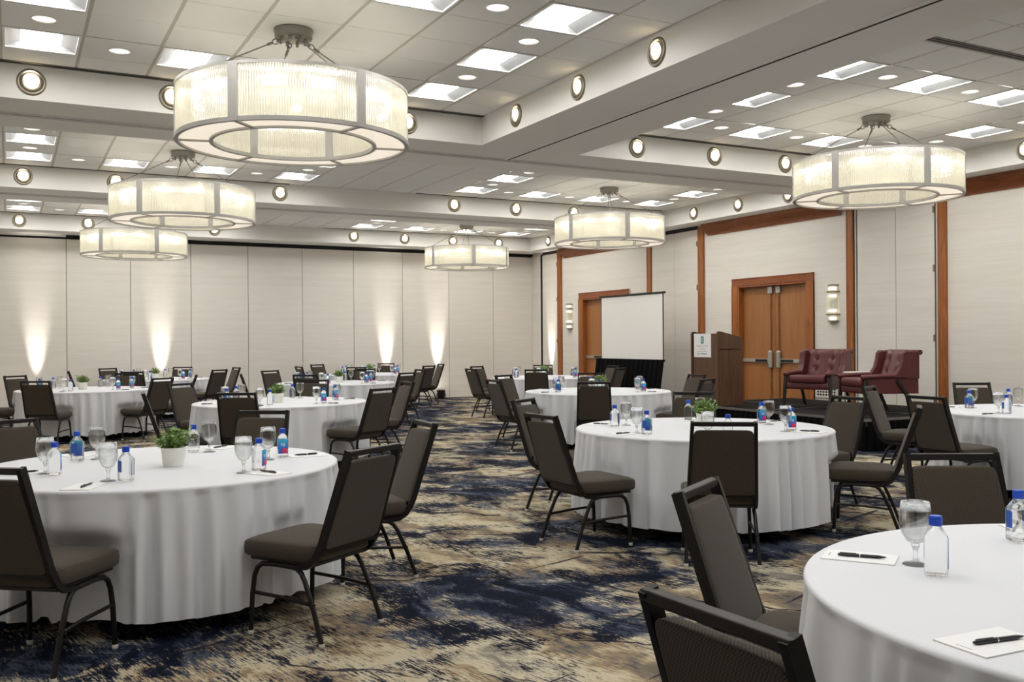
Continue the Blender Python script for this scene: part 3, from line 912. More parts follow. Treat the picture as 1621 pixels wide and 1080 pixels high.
def make_chair():
    root = empty('banquet_chair')
    # seat : thick crowned cushion, rounded front
    mb = MB()
    def fs(x, y, z):
        k = 1 - .06 * max(0, -y / .22)
        z2 = z + (.018 * (1 - (x / .235) ** 2) * (1 - (y / .24) ** 2) if z > 0 else 0) - (.012 * max(0, (y - .12) / .12) ** 2 if z > 0 else 0)
        return (x * k, y, z2)
    sq(mb, (0, .052, .418), (.232, .232, .046), .3, .22, 44, 12, fs)
    mb.build('seat', M['fabric'], root)
    mb = MB(); box(mb, -.2, -.16, .358, .2, .24, .376, .004); box(mb, -.05, .10, .335, .05, .16, .36, .006)
    mb.build('seat_base', M['bronze2'], root)
    # back cushion : follows the raked frame
    def lean(z): return -.205 - .155 * (z - .45) / .455
    def fb(x, y, z):
        zz = z + .648; w = .198 - .022 * (zz - .44) / .42
        return (x * w / .2, y + lean(zz) + (.012 if y > 0 else .002) * (1 - (x / .2) ** 2), z)
    mb = MB(); sq(mb, (0, 0, .648), (.2, .021, .206), .14, .12, 40, 18, fb)
    mb.build('backrest', M['fabric'], root)
    for s in (-1, 1):
        pts = [(s * .186, lean(.905), .905), (s * .196, lean(.66), .66), (s * .204, lean(.47), .47), (s * .207, -.19, .425), (s * .208, -.165, .385), (s * .208, -.125, .358), (s * .207, -.06, .350), (s * .205, .0, .350)]
        mb = MB(); tube(mb, pts, [.0105] * 8, 4, ry=[.019, .018, .017, .016, .014, .012, .011, .011], ref=(1, 0, 0))
        mb.build('back_post', M['bronze'], root)
    mb = MB(); box(mb, -.197, lean(.89) - .019, .879, .197, lean(.89) + .017, .906, .004); mb.build('top_rail', M['bronze'], root)
    mb = MB(); box(mb, -.197, lean(.435) - .012, .424, .197, lean(.435) + .012, .446, .003); mb.build('lower_rail', M['bronze'], root)
    for s in (-1, 1):
        # inverted U side frame, halves end at mid span
        f = [(s * .218, .222, .012), (s * .213, .214, .20), (s * .209, .203, .285), (s * .207, .185, .325), (s * .206, .155, .345), (s * .206, .10, .350), (s * .206, .02, .350)]
        r = [(s * .222, -.222, .012), (s * .214, -.165, .17), (s * .209, -.112, .29), (s * .207, -.088, .325), (s * .206, -.06, .344), (s * .206, -.02, .350), (s * .206, .02, .350)]
        for pts in (f, r):
            mb = MB(); tube(mb, pts, .0125, 8, ref=(1, 0, 0)); leg = mb.build('leg', M['bronze'], root)
            mb = MB(); p = pts[0]; lathe(mb, [(0, 0), (.0125, 0), (.0145, .006), (.0145, .02), (.013, .022)], 10, (p[0], p[1], 0)); mb.build('foot_glide', M['glide'], leg)
        mb = MB(); tube(mb, [(s * .213, .212, .205), (s * .212, .02, .20), (s * .213, -.172, .185)], .009, 6); mb.build('stretcher', M['bronze'], root)
    return root

rnd = random.Random(7)
def make_cloth(key, chairs):
    cx, cy, nm = TABLES[key]
    rd = random.Random(sum(map(ord, nm)))
    n = 480
    ph = [rd.uniform(0, 6.28) for _ in range(8)]
    na, nb, nc = rd.randint(20, 23), rd.randint(15, 19), rd.randint(58, 66)
    def fold(t):
        w = t + .05 * sin(5 * t + ph[0]) + .03 * sin(11 * t + ph[1])
        g = .65 + .35 * sin(7 * t + ph[2])
        s = .75 * g * cos(na * 2 * w + ph[3] + 1.2 * sin(3 * t + ph[4])) + .35 * cos(nb * w + ph[5]) + .18 * cos(nc * w + ph[6])
        s = math.tanh(1.3 * s)
        return 1 - 2 * ((1 - s) / 2) ** 1.5
    V = [(0, 0, ZT)]; F = []
    rows = []
    for q in (.35, .7, .9, .97): rows.append(('top', TR * q, ZT))
    for a in (20, 45, 70, 90): rows.append(('edge', TR - .014 + .014 * sin(R(a)), ZT - .014 + .014 * cos(R(a))))
    zz = [.685, .665, .64, .61, .58, .55, .52, .49, .46, .42, .38, .34, .30, .25, .20, .15, .095]
    for z in zz: rows.append(('drape', TR, z))
    for (kind, r, z) in rows:
        for j in range(n):
            t = 2 * pi * j / n
            rr, z2 = r, z
            if kind == 'drape':
                d = (ZT - z) / .62
                fo = fold(t)
                rr = TR - .006 + .012 * d + .050 * (min(1, d * 1.5) ** .75) * fo
                z2 = z + (.016 * fo - .006) * d * d
            x, y = rr * cos(t), rr * sin(t)
            if kind == 'drape':
                for (chx, chy, h) in chairs:
                    dx, dy = cx + x - chx, cy + y - chy
                    ly = dx * cos(h) + dy * sin(h); lx = dx * sin(h) - dy * cos(h)
                    lim = .290 + .010 * (fold(t) + 1)
                    if ly < lim and ly > -.3:
                        wx = 1 - max(0, min(1, (abs(lx) - .23) / .07)); wx = wx * wx * (3 - 2 * wx)
                        wz = 1 if z < .455 else max(0, min(1, (.545 - z) / .09)); wz = wz * wz * (3 - 2 * wz)
                        p = (lim - ly) * wx * wz
                        x += p * cos(h); y += p * sin(h)
            V.append((x, y, z2))
    for j in range(n): F.append((0, 1 + j, 1 + (j + 1) % n))
    for i in range(len(rows) - 1):
        for j in range(n):
            q = (j + 1) % n
            F.append((1 + i * n + j, 1 + (i + 1) * n + j, 1 + (i + 1) * n + q, 1 + i * n + q))
    mb = MB(); mb.add(V, F, True)
    o = mb.build('tablecloth', M['cloth'], None, (cx, cy, 0))
    tag(o, 'long white tablecloth draped over the ' + nm, 'tablecloth', 'white round tablecloths')

def make_table():
    root = empty('round_table')
    mb = MB(); lathe(mb, [(0, ZT - .03), (.95, ZT - .03), (.955, ZT - .02), (.955, ZT - .006), (0, ZT - .006)], 48, smooth=False); mb.build('tabletop', M['darkwood'], root)
    for k in range(4):
        a = R(45 + 90 * k); c, s = cos(a), sin(a)
        mb = MB(); tube(mb, [(.45 * c, .45 * s, ZT - .03), (.45 * c, .45 * s, .02)], .016, 8); leg = mb.build('leg', M['black_metal'], root)
        mb = MB(); lathe(mb, [(0, 0), (.022, 0), (.022, .02), (0, .022)], 10, (.45 * c, .45 * s, 0)); mb.build('leg_foot', M['black_metal'], leg)
    return root

CHPOS = {}
for (k, r, a, dh) in CH:
    cx, cy, nm = TABLES[k]; t = R(a)
    CHPOS.setdefault(k, []).append((cx + r * cos(t), cy + r * sin(t), t + pi + R(dh), a))
for k, (cx, cy, nm) in TABLES.items():
    o = use('table', make_table); o.location = (cx, cy, 0); o.rotation_euler = (0, 0, .3)
    tag(o, 'folding banquet table hidden beneath the cloth of the ' + nm, 'table', 'round banquet tables')
    make_cloth(k, [c[:3] for c in CHPOS[k]])
    for (x, y, h, a) in CHPOS[k]:
        o = use('chair', make_chair); o.location = (x, y, 0); o.rotation_euler = (0, 0, h - pi / 2)
        tag(o, 'brown banquet chair, %s of %s' % (side(TURNED.get((k, a), a)), nm), 'chair', 'banquet chairs around the tables')

# ------------------------------------------------------------------ table settings
def make_goblet():
    mb = MB()
    lathe(mb, [(.006, .0605), (.024, .0685), (.037, .090), (.0432, .112), (.0445, .130), (.0427, .155), (.0392, .1815), (.0384, .1815), (.0418, .155), (.0436, .130), (.0423, .112), (.0361, .0905), (.0233, .0695), (.006, .0618)], 32)
    root = mb.build('water_goblet', M['glass'])
    mb = MB(); lathe(mb, [(0, .0), (.036, .0), (.0365, .002), (.03, .005), (.012, .009), (.0075, .018), (.0065, .03), (.0075, .044), (.0125, .056), (.0125, .0600), (0, .062)], 24)
    mb.build('stem', M['glass_stem'], root)
    mb = MB(); tube(mb, [(.0388 * cos(2 * pi * q / 28), .0388 * sin(2 * pi * q / 28), .1818) for q in range(28)], .0009, 5, closed=True)
    mb.build('rim', M['glass_stem'], root)
    return root

FT = bpy.data.curves.new('lettering', 'FONT')
def text_mesh(s, size, spacing=1.0):
    FT.body = s; FT.size = size; FT.align_x = 'CENTER'; FT.align_y = 'CENTER'; FT.space_character = spacing; FT.resolution_u = 2
    o = bpy.data.objects.new('lettering', FT); COL.objects.link(o)
    dg = bpy.context.evaluated_depsgraph_get(); dg.update()
    me = bpy.data.meshes.new_from_object(o.evaluated_get(dg))
    bpy.data.objects.remove(o)
    me.materials.clear()
    return me

def make_bottle():
    # rounded square bottle with sloped shoulders
    def ringp(h, rc, z, n=5):
        o = []
        for q, (sx_, sy_) in enumerate(((1, 1), (-1, 1), (-1, -1), (1, -1))):
            for i in range(n + 1):
                a = q * pi / 2 + (pi / 2) * i / n
                o.append((sx_ * (h - rc) + rc * cos(a), sy_ * (h - rc) + rc * sin(a), z))
        return o
    mb = MB(); rows = []
    for (h, rc, z) in ((.0, .0, .004), (.024, .010, .002), (.0295, .011, .006), (.0305, .0115, .014), (.0305, .0115, .102), (.0285, .013, .110), (.0235, .016, .121), (.0165, .0145, .133), (.0135, .0133, .138), (.0135, .0133, .150), (.0, .0, .150)):
        rows.append(ringp(h, rc, z))
    k = len(rows[0]); V = [p for r in rows for p in r]; F = []
    for i in range(len(rows) - 1):
        for j in range(k):
            q = (j + 1) % k; F.append((i * k + j, i * k + q, (i + 1) * k + q, (i + 1) * k + j))
    mb.add(V, F, True)
    root = mb.build('water_bottle', M['plastic'])
    mb = MB(); lathe(mb, [(0, .139), (.0165, .139), (.0175, .142), (.0175, .162), (.0155, .166), (0, .166)], 20, smooth=False); mb.build('cap', M['capblue'], root)
    mb = MB(); w = .0225
    V = []; F = []
    prof = [(-.0310, .0205), (-w, .0309), (w, .0309), (.0310, .0205)]
    pts = [(-.0272, .0288), (-.0225, .0309), (0, .0310), (.0225, .0309), (.0272, .0288)]
    for (x, y) in pts: V += [(x, -y, .026), (x, -y, .108)]
    for j in range(len(pts) - 1): F.append((2 * j, 2 * j + 2, 2 * j + 3, 2 * j + 1))
    mb.add(V, F, True); lab = mb.build('front_label', M['label_front'], root)
    me = text_mesh('FIJI', .021, .95); me.materials.append(M['printwhite'])
    inst('lettering', me, lab, (0, -.0318, .076), (R(90), 0, 0))
    mb = MB()
    for k in range(5):
        a = 2 * pi * k / 5 + .3; c = (.010 + .009 * cos(a), .043 + .009 * sin(a))
        V = [(c[0] + .008 * cos(2 * pi * j / 8), -.0316 - .0001 * k, c[1] + .008 * sin(2 * pi * j / 8)) for j in range(8)]
        mb.add(V, [tuple(range(8))])
    mb.build('flower_print', M['red'], lab)
    mb = MB(); mb.add([(-.017, .0312, .046), (-.017, .0312, .100), (.017, .0312, .100), (.017, .0312, .046)], [(0, 1, 2, 3)]); mb.build('back_label', M['label_back'], root)
    return root

def make_pad():
    mb = MB(); box(mb, -.067, -.103, 0, .067, .103, .0012)
    root = mb.build('notepad', M['paper_edge'])
    mb = MB(); box(mb, -.0662, -.1022, .0012, .0662, .1022, .0032); mb.build('paper_sheets', M['paper'], root)
    mb = MB(); box(mb, -.02, -.088, .0032, .02, -.086, .0034); mb.build('printed_line', M['ink'], root)
    return root
def make_pen():
    mb = MB(); tube(mb, [(0, -.066, .0052), (0, -.060, .0052), (0, -.045, .0052), (0, .05, .0052), (0, .064, .0052), (0, .070, .0052)], [.001, .0025, .005, .0052, .0046, .003], 10)
    root = mb.build('pen', M['pen'])
    mb = MB(); box(mb, -.0016, .018, .0102, .0016, .064, .0118); mb.build('clip', M['pen'], root)
    mb = MB(); lathe(mb, [(.0055, -.002), (.0055, .002)], 10); xform(mb, 0, Matrix.Translation((0, .008, .0052)) @ Matrix.Rotation(R(90), 4, 'X')); mb.build('band', M['chrome'], root)
    return root
def make_plant():
    root = empty('potted_plant')
    mb = MB(); prof = [(0, 0), (.051, 0), (.053, .003)]
    for k in range(9):
        z = .006 + .0095 * k; r = .053 + .011 * z / .1
        prof += [(r, z), (r + .0012, z + .004), (r, z + .008)]
    prof += [(.066, .096), (.0665, .101), (.063, .101), (.061, .088), (0, .088)]
    lathe(mb, prof, 32)
    pot = mb.build('pot', M['pot'], root)
    mb = MB(); disc(mb, .061, .09, 20); mb.build('moss', M['soil'], pot)
    rd = random.Random(11); mb = MB()
    for k in range(90):
        a = rd.uniform(0, 2 * pi); e = rd.uniform(.0, 1.0); h = rd.uniform(.05, .125) * (1 - .35 * e * e); out = .105 * e ** .7
        p0 = Vector((.03 * e * cos(a), .03 * e * sin(a), .09)); p1 = Vector((out * cos(a), out * sin(a), .09 + h))
        tube(mb, [p0, (p0 + p1) / 2 + Vector((0, 0, .01)), p1], [.0014, .0012, .0008], 3, mi=1, cap=False)
        for q in range(9):
            f = .35 + .65 * q / 8
            c = p0.lerp(p1, f) + Vector((rd.gauss(0, .009), rd.gauss(0, .009), rd.gauss(0, .007)))
            az = rd.uniform(0, 2 * pi); el = rd.uniform(-.3, 1.1); l = rd.uniform(.013, .022); w = l * .5
            d = Vector((cos(az) * cos(el), sin(az) * cos(el), sin(el))); sd = d.cross(Vector((0, 0, 1)))
            sd = sd.normalized() if sd.length > .01 else Vector((1, 0, 0)); nu = sd.cross(d)
            mb.add([c, c + d * l * .5 + sd * w + nu * .002, c + d * l, c + d * l * .5 - sd * w + nu * .002], [(0, 1, 2, 3)])
    f = mb.build('foliage', [M['leaf'], M['leaf']], root); f['kind'] = 'stuff'
    return root

POT = {'T1': (.05, -.12), 'T7': (.05, .03), 'T2': (-.06, -.10)}
SC = 1.047
# which way the printed face of a bottle is turned
BOT = {'T1': {'near left side': 85, 'far left side': 155, 'near side': 118, 'far side': 97, 'near right side': 66, 'far right side': 5},
       'T7': {'far left side': 110, 'near left side': 150, 'far side': 88, 'far right side': 18, 'near right side': 12},
       'T11': {'far left side': 92, 'far side': 122}}
for k, (cx, cy, nm) in TABLES.items():
    px, py = POT.get(k, (rnd.uniform(-.05, .05), rnd.uniform(-.08, .05)))
    if k not in ('T11', 'T10'):
        o = use('plant', make_plant); o.location = (cx + px, cy + py, ZT); o.rotation_euler = (0, 0, rnd.uniform(0, 6.28))
        o.scale = (SC,) * 3; tag(o, 'small boxwood plant in white ribbed pot on the ' + nm, 'plant', 'potted table plants')
    angs = [TURNED.get((k, c[3]), c[3]) for c in CHPOS[k]]
    if k == 'T1': angs = angs + [181.0]
    for a0 in angs:
        sd_ = side(a0)
        t = R(a0); j = lambda s: rnd.uniform(-s, s)
        rg, rb, ag, ab = .64 + j(.02), .65 + j(.02), t - R(4.6 + j(1)), t + R(4.6 + j(1))
        if k == 'T11':
            if sd_ == 'far left side': rg, rb, ag, ab = .68, .62, R(121), R(132)
            elif sd_ == 'far side': rb, ab, rg, ag = .67, R(71), .66, R(60)
            else: rg, rb, ag, ab = .36, .38, R(172), R(192)
        if k == 'T7':
            q = {'far left side': (.61, 130, .68, 142), 'near left side': (.71, -171, .73, -162), 'far side': (.70, 52, .65, 61), 'near side': (.90, -127, .92, -118.5), 'far right side': (.62, -7, .63, 2), 'near right side': (.66, -63, .68, -55.5)}
            rg, ag, rb, ab = q[sd_][0], R(q[sd_][1]), q[sd_][2], R(q[sd_][3])
        if k == 'T1':
            q = {'near left side': (.60, -171, .58, -162), 'far left side': (.53, 124.5, .58, 135), 'near side': (.65, -120, .66, -112), 'far side': (.60, 54, .58, 63), 'near right side': (.70, -62, .70, -53), 'far right side': (.59, -11, .68, -5)}
            rg, ag, rb, ab = q[sd_][0], R(q[sd_][1]), q[sd_][2], R(q[sd_][3])
        o = use('goblet', make_goblet); o.location = (cx + rg * cos(ag), cy + rg * sin(ag), ZT); o.scale = (SC,) * 3; tag(o, 'empty water goblet, %s of %s' % (sd_, nm), 'glass', 'water goblets')
        o = use('bottle', make_bottle); o.location = (cx + rb * cos(ab), cy + rb * sin(ab), ZT); 
        bx_, by_ = o.location.x, o.location.y
        psi = BOT.get(k, {}).get(sd_, {'near right side': 15, 'far right side': 20, 'far side': 95, 'far left side': 125, 'near left side': 140, 'near side': 75}[sd_] + j(20))
        o.rotation_euler = (0, 0, math.atan2(-by_, -bx_) + R(psi + 90))
        o.scale = (SC,) * 3; tag(o, 'blue capped water bottle, %s of %s' % (sd_, nm), 'bottle', 'water bottles')
        rp = .835 + j(.015)
        if k == 'T7' and sd_ == 'near side': rp = .66
        if k == 'T1' and sd_ == 'near left side': rp = .70
        if k in ('T1', 'T7'): t = R({('T1', 'far right side'): -3, ('T1', 'near right side'): -58, ('T7', 'near left side'): 187, ('T7', 'near right side'): -60, ('T7', 'far right side'): 4, ('T7', 'far left side'): 130}.get((k, sd_), a0))
        o = use('pad', make_pad); o.location = (cx + rp * cos(t), cy + rp * sin(t), ZT); pr = t + pi / 2 + R(j(6)); o.rotation_euler = (0, 0, pr)
        o.scale = (SC,) * 3; tag(o, 'white notepad, %s of %s' % (sd_, nm), 'notepad', 'notepads')
        o = use('pen', make_pen); o.location = (cx + (rp - .01) * cos(t + .012), cy + (rp - .01) * sin(t + .012), ZT + .0035); o.rotation_euler = (0, 0, pr + pi + R(j(10)))
        o.scale = (SC,) * 3; tag(o, 'charcoal pen on notepad, %s of %s' % (sd_, nm), 'pen', 'pens')

# ------------------------------------------------------------------ uplights on the floor
def make_uplight():
    root = empty('uplight')
    mb = MB(); lathe(mb, [(0, .03), (.08, .03), (.095, .06), (.10, .20), (.105, .22), (.095, .225), (.088, .21), (0, .205)], 20); mb.build('lamp_can', M['black_metal'], root)
    mb = MB(); tube(mb, [(-.12, 0, .14), (-.12, 0, .02), (0, 0, .008), (.12, 0, .02), (.12, 0, .14)], .008, 6); mb.build('yoke', M['black_metal'], root)
    mb = MB(); disc(mb, .085, .212, 16); mb.build('lamp', M['e_can'], root)
    ld = bpy.data.lights.new('wall_wash', 'SPOT'); ld.energy = W_UP; ld.color = (1, .93, .84); ld.spot_size = R(23); ld.spot_blend = 1; ld.shadow_soft_size = .04
    lo = bpy.data.objects.new('wall_wash', ld); COL.objects.link(lo); lo.parent = root
    lo.location = (0, 0, .24); lo.rotation_euler = (R(180 - 9), 0, 0)
    return root
for (x, y, rz, lab) in ((.50, 21.14, 0, 'black uplight washing the leftmost partition panels'), (2.87, 21.14, 0, 'black uplight behind the rear left table'), (7.95, 21.14, 0, 'black uplight behind the rearmost table left of the aisle'), (9.27, 21.14, 0, 'black uplight on the floor at the end of the aisle'), (11.73, 20.37, -90, 'black uplight near the rear right corner')):
    o = use('uplight', make_uplight); o.location = (x, y, 0); o.rotation_euler = (0, 0, R(rz)); tag(o, lab, 'uplight', 'floor uplights')

# ------------------------------------------------------------------ stage with its furniture
SX0, SX1, SY0, SY1, SZ = 9.36, 11.74, 8.30, 12.04, .40
st = empty('stage', ((SX0 + SX1) / 2, (SY0 + SY1) / 2, 0)); tag(st, 'low black carpeted stage with pleated black skirt by the right wall', 'stage')
ox, oy = (SX0 + SX1) / 2, (SY0 + SY1) / 2
for i in range(2):
    for j in range(2):
        xa, xb = SX0 + i * 1.19, SX0 + (i + 1) * 1.19; ya, yb = SY0 + j * 1.87, SY0 + (j + 1) * 1.87
        mb = MB(); box(mb, xa + .012 - ox, ya + .012 - oy, SZ - .09, xb - .012 - ox, yb - .012 - oy, SZ - .002)
        mb.build('deck_panel', M['stagecarpet'], st)
        mb = MB()
        for (a, b, c, d) in ((xa + .001, ya + .001, xa + .012, yb - .001), (xb - .012, ya + .001, xb - .001, yb - .001), (xa + .012, ya + .001, xb - .012, ya + .012), (xa + .012, yb - .012, xb - .012, yb - .001)):
            box(mb, a - ox, b - oy, SZ - .09, c - ox, d - oy, SZ)
        mb.build('deck_edge', M['canopy'], st)
        for (px, py) in ((xa + .1, ya + .1), (xb - .1, ya + .1), (xa + .1, yb - .1), (xb - .1, yb - .1)):
            mb = MB(); tube(mb, [(px - ox, py - oy, 0), (px - ox, py - oy, SZ - .09)], .024, 8); mb.build('leg', M['black_metal'], st)
def pleats(p0, p1, n, z0, z1, outv, amp, flare=0.0, thick=.012):
    """pleated skirting from p0 to p1, hanging z1 -> z0"""
    p0, p1, outv = Vector(p0), Vector(p1), Vector(outv)
    rd = random.Random(5); k = n * 6; rows = [1, .93, .6, .3, 0]
    prof = [0, .5, 1, .85, .3, .0]
    V = []; F = []
    amps = [rd.uniform(.6, 1.2) for _ in range(n + 1)]
    for j in range(k + 1):
        f = j / k
        q = prof[j % 6] * amps[j // 6]
        for r in rows:
            d = 1 - r
            o = outv * (.012 + amp * q * (.35 + .65 * d) + flare * d)
            p = p0.lerp(p1, f) + o
            V.append((p.x, p.y, z0 + (z1 - z0) * r))
    m = len(rows)
    for j in range(k):
        for i in range(m - 1): F.append((j * m + i, j * m + i + 1, (j + 1) * m + i + 1, (j + 1) * m + i))
    mb = MB(); mb.add(V, F, False)
    return mb
mb = pleats((SX0 - ox, SY0 - oy, 0), (SX0 - ox, SY1 - oy, 0), 34, .005, SZ - .03, (-1, 0, 0), .035); mb.build('skirt', M['blackcloth'], st)
mb = pleats((SX0 - ox, SY0 - oy, 0), (SX1 - ox, SY0 - oy, 0), 22, .005, SZ - .03, (0, -1, 0), .035); mb.build('skirt', M['blackcloth'], st)

# lectern
lec = empty('lectern', (9.41, 11.14, SZ)); tag(lec, 'tall walnut laminate lectern at the edge of the stage', 'lectern')
def sidep(y0, y1):
    prof = [(0, 0), (.50, 0), (.50, 1.00), (.485, 1.02), (.46, 1.035), (.10, 1.115), (.04, 1.125), (.012, 1.115), (0, 1.09)]
    n = len(prof); V = [(x, y0, z) for x, z in prof] + [(x, y1, z) for x, z in prof]
    mb = MB(); mb.add(V, [tuple(range(n)), tuple(range(2 * n - 1, n - 1, -1))] + [(i, n + i, n + (i + 1) % n, (i + 1) % n) for i in range(n)])
    return mb
sp = sidep(0, .03).build('side_panel', M['walnut'], lec)
mb = MB(); box(mb, .06, -.018, .855, .42, .002, .875, .004); mb.build('hand_ledge', M['walnut'], sp)
sidep(.60, .63).build('side_panel', M['walnut'], lec)
mb = MB(); box(mb, .022, .03, 0, .045, .60, 1.09); mb.build('front_panel', M['walnut'], lec)
mb = MB(); mb.add([(.05, .03, 1.06), (.47, .03, .965), (.47, .60, .965), (.05, .60, 1.06), (.05, .03, 1.08), (.47, .03, .985), (.47, .60, .985), (.05, .60, 1.08)], [(0, 3, 2, 1), (4, 5, 6, 7), (0, 1, 5, 4), (2, 3, 7, 6), (1, 2, 6, 5), (3, 0, 4, 7)]); mb.build('reading_board', M['walnut'], lec)
mb = MB(); box(mb, .05, .03, .55, .47, .60, .57); mb.build('shelf', M['walnut'], lec)
sg = empty('paper_sign', (9.429, 11.51, SZ + .905)); tag(sg, 'white paper sign with teal emblem on the lectern front', 'sign')
mb = MB(); box(mb, -.003, -.20, -.175, .002, .20, .185); mb.build('sheet', M['paper'], sg)
def emb(name, y0, y1, z0, z1, m, x=-.0045):
    mb = MB(); box(mb, x, -y1, z0, -.003, -y0, z1); return mb.build(name, m, sg)
emb('emblem', -.032, .032, .035, .145, M['teal'])
mb = MB()
for (a, b, c, d) in ((-.012, -.006, .058, .126), (-.012, .012, .058, .064), (-.012, .012, .12, .126), (-.012, .012, .088, .094), (.006, .012, .064, .094), (.0, .006, .094, .12)): box(mb, -.0052, -b, c, -.0045, -a, d)
mb.build('emblem_letter', M['printwhite'], sg)
for s, size, z, spc in (('EMBASSY SUITES', .030, -.006, 1.25), ('by HILTON', .024, -.05, 1.1)):
    me = text_mesh(s, size, spc); me.materials.append(M['ink']); inst('lettering', me, sg, (-.0038, 0, z), (R(90), 0, R(-90)))
emb('rule_line', -.12, .12, -.088, -.0855, M['ink'], -.0038)
mb = MB(); y = -.115
for w in (.012, .012, .01, -1, .016, .012, .012, .012, .012, .012, .010, .012): 
    if w < 0: y += .022; continue
    box(mb, -.0038, -y - w, -.133, -.003, -y, -.115); y += w + .006
mb.build('small_print', M['ink'], sg)

# burgundy armchairs
def make_armchair():
    root = empty('armchair')
    Lm, D = M['leather'], M['darkwood']
    def rb(name, *a, b=.02):
        mb = MB(); box(mb, *a, b, 0, True); return mb.build(name, Lm, root)
    rb('seat_apron', -.33, -.30, .26, .33, .33, .36)
    mb = MB(); sq(mb, (0, .05, .408), (.274, .315, .058), .2, .14, 40, 14); c = mb.build('seat_cushion', Lm, root)
    # back : leaning slab, tufted with four buttons
    btn = [(-.12, .70), (.12, .70), (-.12, .55), (.12, .55)]
    def ln(z): return -.20 - .13 * (z - .4) / .42
    mb = MB(); nx, nz = 26, 26; V = []; F = []
    for i in range(nz + 1):
        z = .40 + .425 * i / nz
        for j in range(nx + 1):
            x = -.275 + .55 * j / nx
            d = 0
            for (bx, bz) in btn: d += .022 * math.exp(-((x - bx) ** 2 + (z - bz) ** 2) / .0016) + .006 * math.exp(-((x - bx) ** 2) / .0005)
            e = min(1, (.275 - abs(x)) / .05) * min(1, (.83 - z) / .05 + .2)
            V.append((x, ln(z) + .035 * max(0, e) - d, z))
    m_ = nx + 1
    for i in range(nz):
        for j in range(nx): F.append((i * m_ + j, i * m_ + j + 1, (i + 1) * m_ + j + 1, (i + 1) * m_ + j))
    mb.add(V, F, True); bk = mb.build('tufted_back', Lm, root)
    for (bx, bz) in btn:
        mb = MB(); sq(mb, (bx, ln(bz) + .018, bz), (.014, .009, .014), 1, 1, 10, 6); mb.build('button', Lm, bk)
    mb = MB()
    prof = [(-.20, .30), (ln(.82) + .01, .825), (ln(.82) - .03, .835), (-.42, .80), (-.425, .26), (-.20, .26)]
    n = len(prof); mb.add([(-.33, y, z) for y, z in prof] + [(.33, y, z) for y, z in prof], [tuple(range(n - 1, -1, -1)), tuple(range(n, 2 * n))] + [(i, (i + 1) % n, n + (i + 1) % n, n + i) for i in range(n)])
    mb.build('back_shell', Lm, root)
    mb = MB(); tube(mb, [(-.372, -.425, .803), (.372, -.425, .803)], .036, 12); mb.build('top_roll', Lm, root)
    for s in (-1, 1):
        # wing
        prof = [(-.42, .46), (-.04, .48), (-.10, .53), (-.145, .60), (-.175, .70), (-.19, .79), (-.225, .83), (-.42, .825)]
        n = len(prof); a, b = s * .275, s * .36
        V = []
        for xx in (a, a + s * .03, b - s * .03, b):
            k = .018 if xx in (a, b) else 0
            for (y, z) in prof: V.append((xx, y + (k * -1 if y > -.4 else 0), z - (k if z > .8 else 0)))
        F = [tuple(range(n)), tuple(range(4 * n - 1, 3 * n - 1, -1))]
        for q in range(3):
            for i in range(n): F.append((q * n + i, q * n + (i + 1) % n, (q + 1) * n + (i + 1) % n, (q + 1) * n + i))
        mb = MB(); mb.add(V, F, False); mb.build('wing', Lm, root)
        mb = MB(); box(mb, s * .285, -.30, .26, s * .335, .32, .47, .012); mb.build('side_panel', Lm, root)
        mb = MB(); tube(mb, [(s * .32, -.25, .50), (s * .32, .0, .495), (s * .32, .30, .485), (s * .32, .355, .48), (s * .32, .37, .475)], [.03, .032, .035, .035, .02], 10, ry=[.04, .042, .045, .045, .03], ref=(0, 0, 1)); mb.build('armrest', Lm, root)
        for (pts, r) in (([(s * .335, .31, .46), (s * .345, .325, .26), (s * .355, .34, .0)], [.022, .021, .014]), ([(s * .34, -.12, .44), (s * .345, -.24, .26), (s * .35, -.37, .0)], [.022, .021, .014])):
            mb = MB(); tube(mb, pts, r, 4, ref=(1, 0, 0)); mb.build('leg', D, root)
    return root
for (x, y, h, lab) in ((10.50, 10.22, 200, 'burgundy tufted leather armchair on the stage beside the doors'), (10.30, 8.98, 160, 'burgundy tufted leather armchair at the right end of the stage')):
    o = use('armchair', make_armchair); o.location = (x, y, SZ + .009); o.rotation_euler = (0, 0, R(h - 90)); tag(o, lab, 'armchair', 'burgundy armchairs')
t = empty('side_table', (10.72, 9.62, SZ + .003)); tag(t, 'small round white side table with curved metal legs between the armchairs', 'table')
mb = MB(); lathe(mb, [(0, .50), (.22, .50), (.23, .508), (.23, .516), (.22, .522), (0, .522)], 32, smooth=False); mb.build('tabletop', M['white_metal'], t)
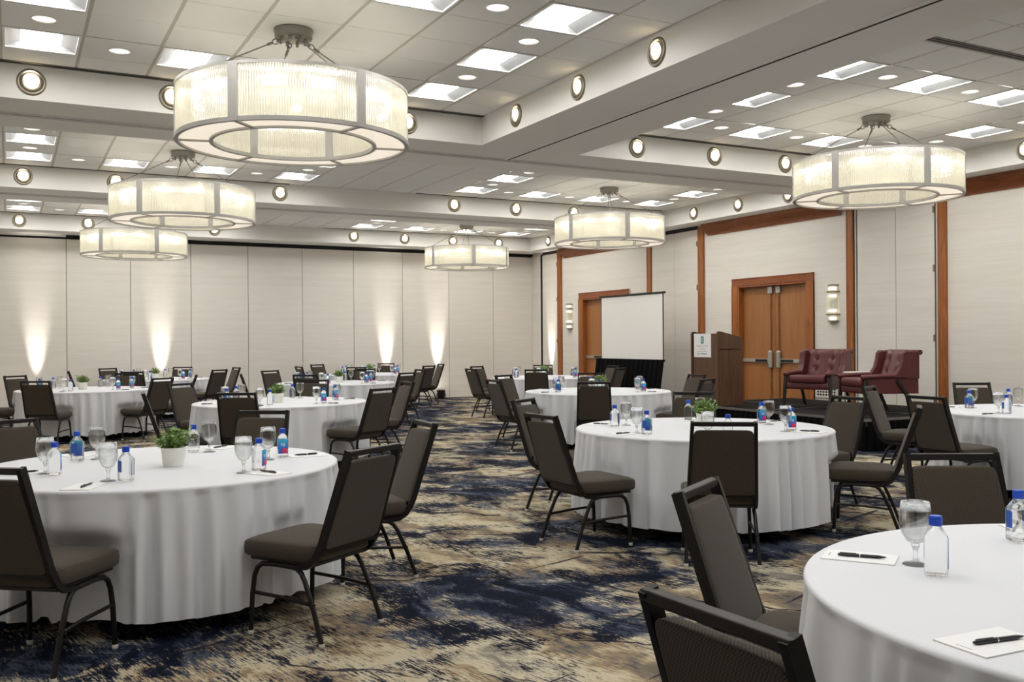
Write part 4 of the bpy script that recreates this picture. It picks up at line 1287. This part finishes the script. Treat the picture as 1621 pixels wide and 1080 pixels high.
for k in range(3):
    a = R(120 * k + 20); c, s = cos(a), sin(a)
    mb = MB(); tube(mb, [(.14 * c, .14 * s, .50), (.17 * c, .17 * s, .42), (.20 * c, .20 * s, .3), (.20 * c, .20 * s, .15), (.21 * c, .21 * s, .0)], .012, 8); mb.build('leg', M['steel'], t)

# projection screen with skirt
ps = empty('projection_screen', (11.0, 15.64, 0)); tag(ps, 'white portable projection screen with black pleated skirt before the far door', 'projection screen')
mb = MB(); box(mb, -.004, -1.05, 1.0, .004, 1.05, 2.29); mb.build('screen_sheet', M['screen'], ps)
mb = MB(); box(mb, -.02, -1.12, 2.285, .02, 1.12, 2.325, .006); mb.build('top_bar', M['black_metal'], ps)
for s in (-1, 1):
    mb = MB(); box(mb, -.006, s * 1.05, 1.0, .005, s * 1.072, 2.29); mb.build('black_border', M['black_metal'], ps)
mb = MB(); tube(mb, [(.05, .09, .0), (.05, .09, 2.36)], .016, 8); lathe(mb, [(.0, 2.36), (.02, 2.36), (.024, 2.38), (.012, 2.40), (.012, 2.43), (0, 2.44)], 10, (.05, .09, 0)); mb.build('centre_pole', M['steel'], ps)
mb = MB(); tube(mb, [(.05, .09, 2.345), (.03, -.35, 2.335), (.02, -.5, 2.33)], .006, 6); mb.build('carry_handle', M['steel'], ps)
for s, a in ((0, 0), (0, 120), (0, 240)):
    mb = MB(); tube(mb, [(.05, .09, .5), (.05 + .45 * cos(R(a)), .09 + .45 * sin(R(a)), .01)], .012, 6); mb.build('leg', M['black_metal'], ps)
mb = pleats((-.03, -1.14, 0), (-.03, 1.20, 0), 15, .004, 1.02, (-1, 0, 0), .06, .16); mb.build('skirt', M['blackcloth'], ps)
mb = MB(); box(mb, -.05, -1.14, .985, -.02, 1.20, 1.025, .004); mb.build('skirt_band', M['blackcloth'], ps)
# floor level vent in the right wall
v = empty('wall_vent', (XR - .002, 11.42, .52)); tag(v, 'white slotted vent plate low on the wall behind the stage', 'vent')
mb = MB(); box(mb, -.02, -.24, -.10, 0, .24, .10, .004); mb.build('cover_plate', M['ventwhite'], v)
for r_ in range(3):
    for c_ in range(7):
        mb = MB(); box(mb, -.022, -.205 + c_ * .06, -.062 + r_ * .046, -.0195, -.168 + c_ * .06, -.032 + r_ * .046); mb.build('slot', M['dark'], v)
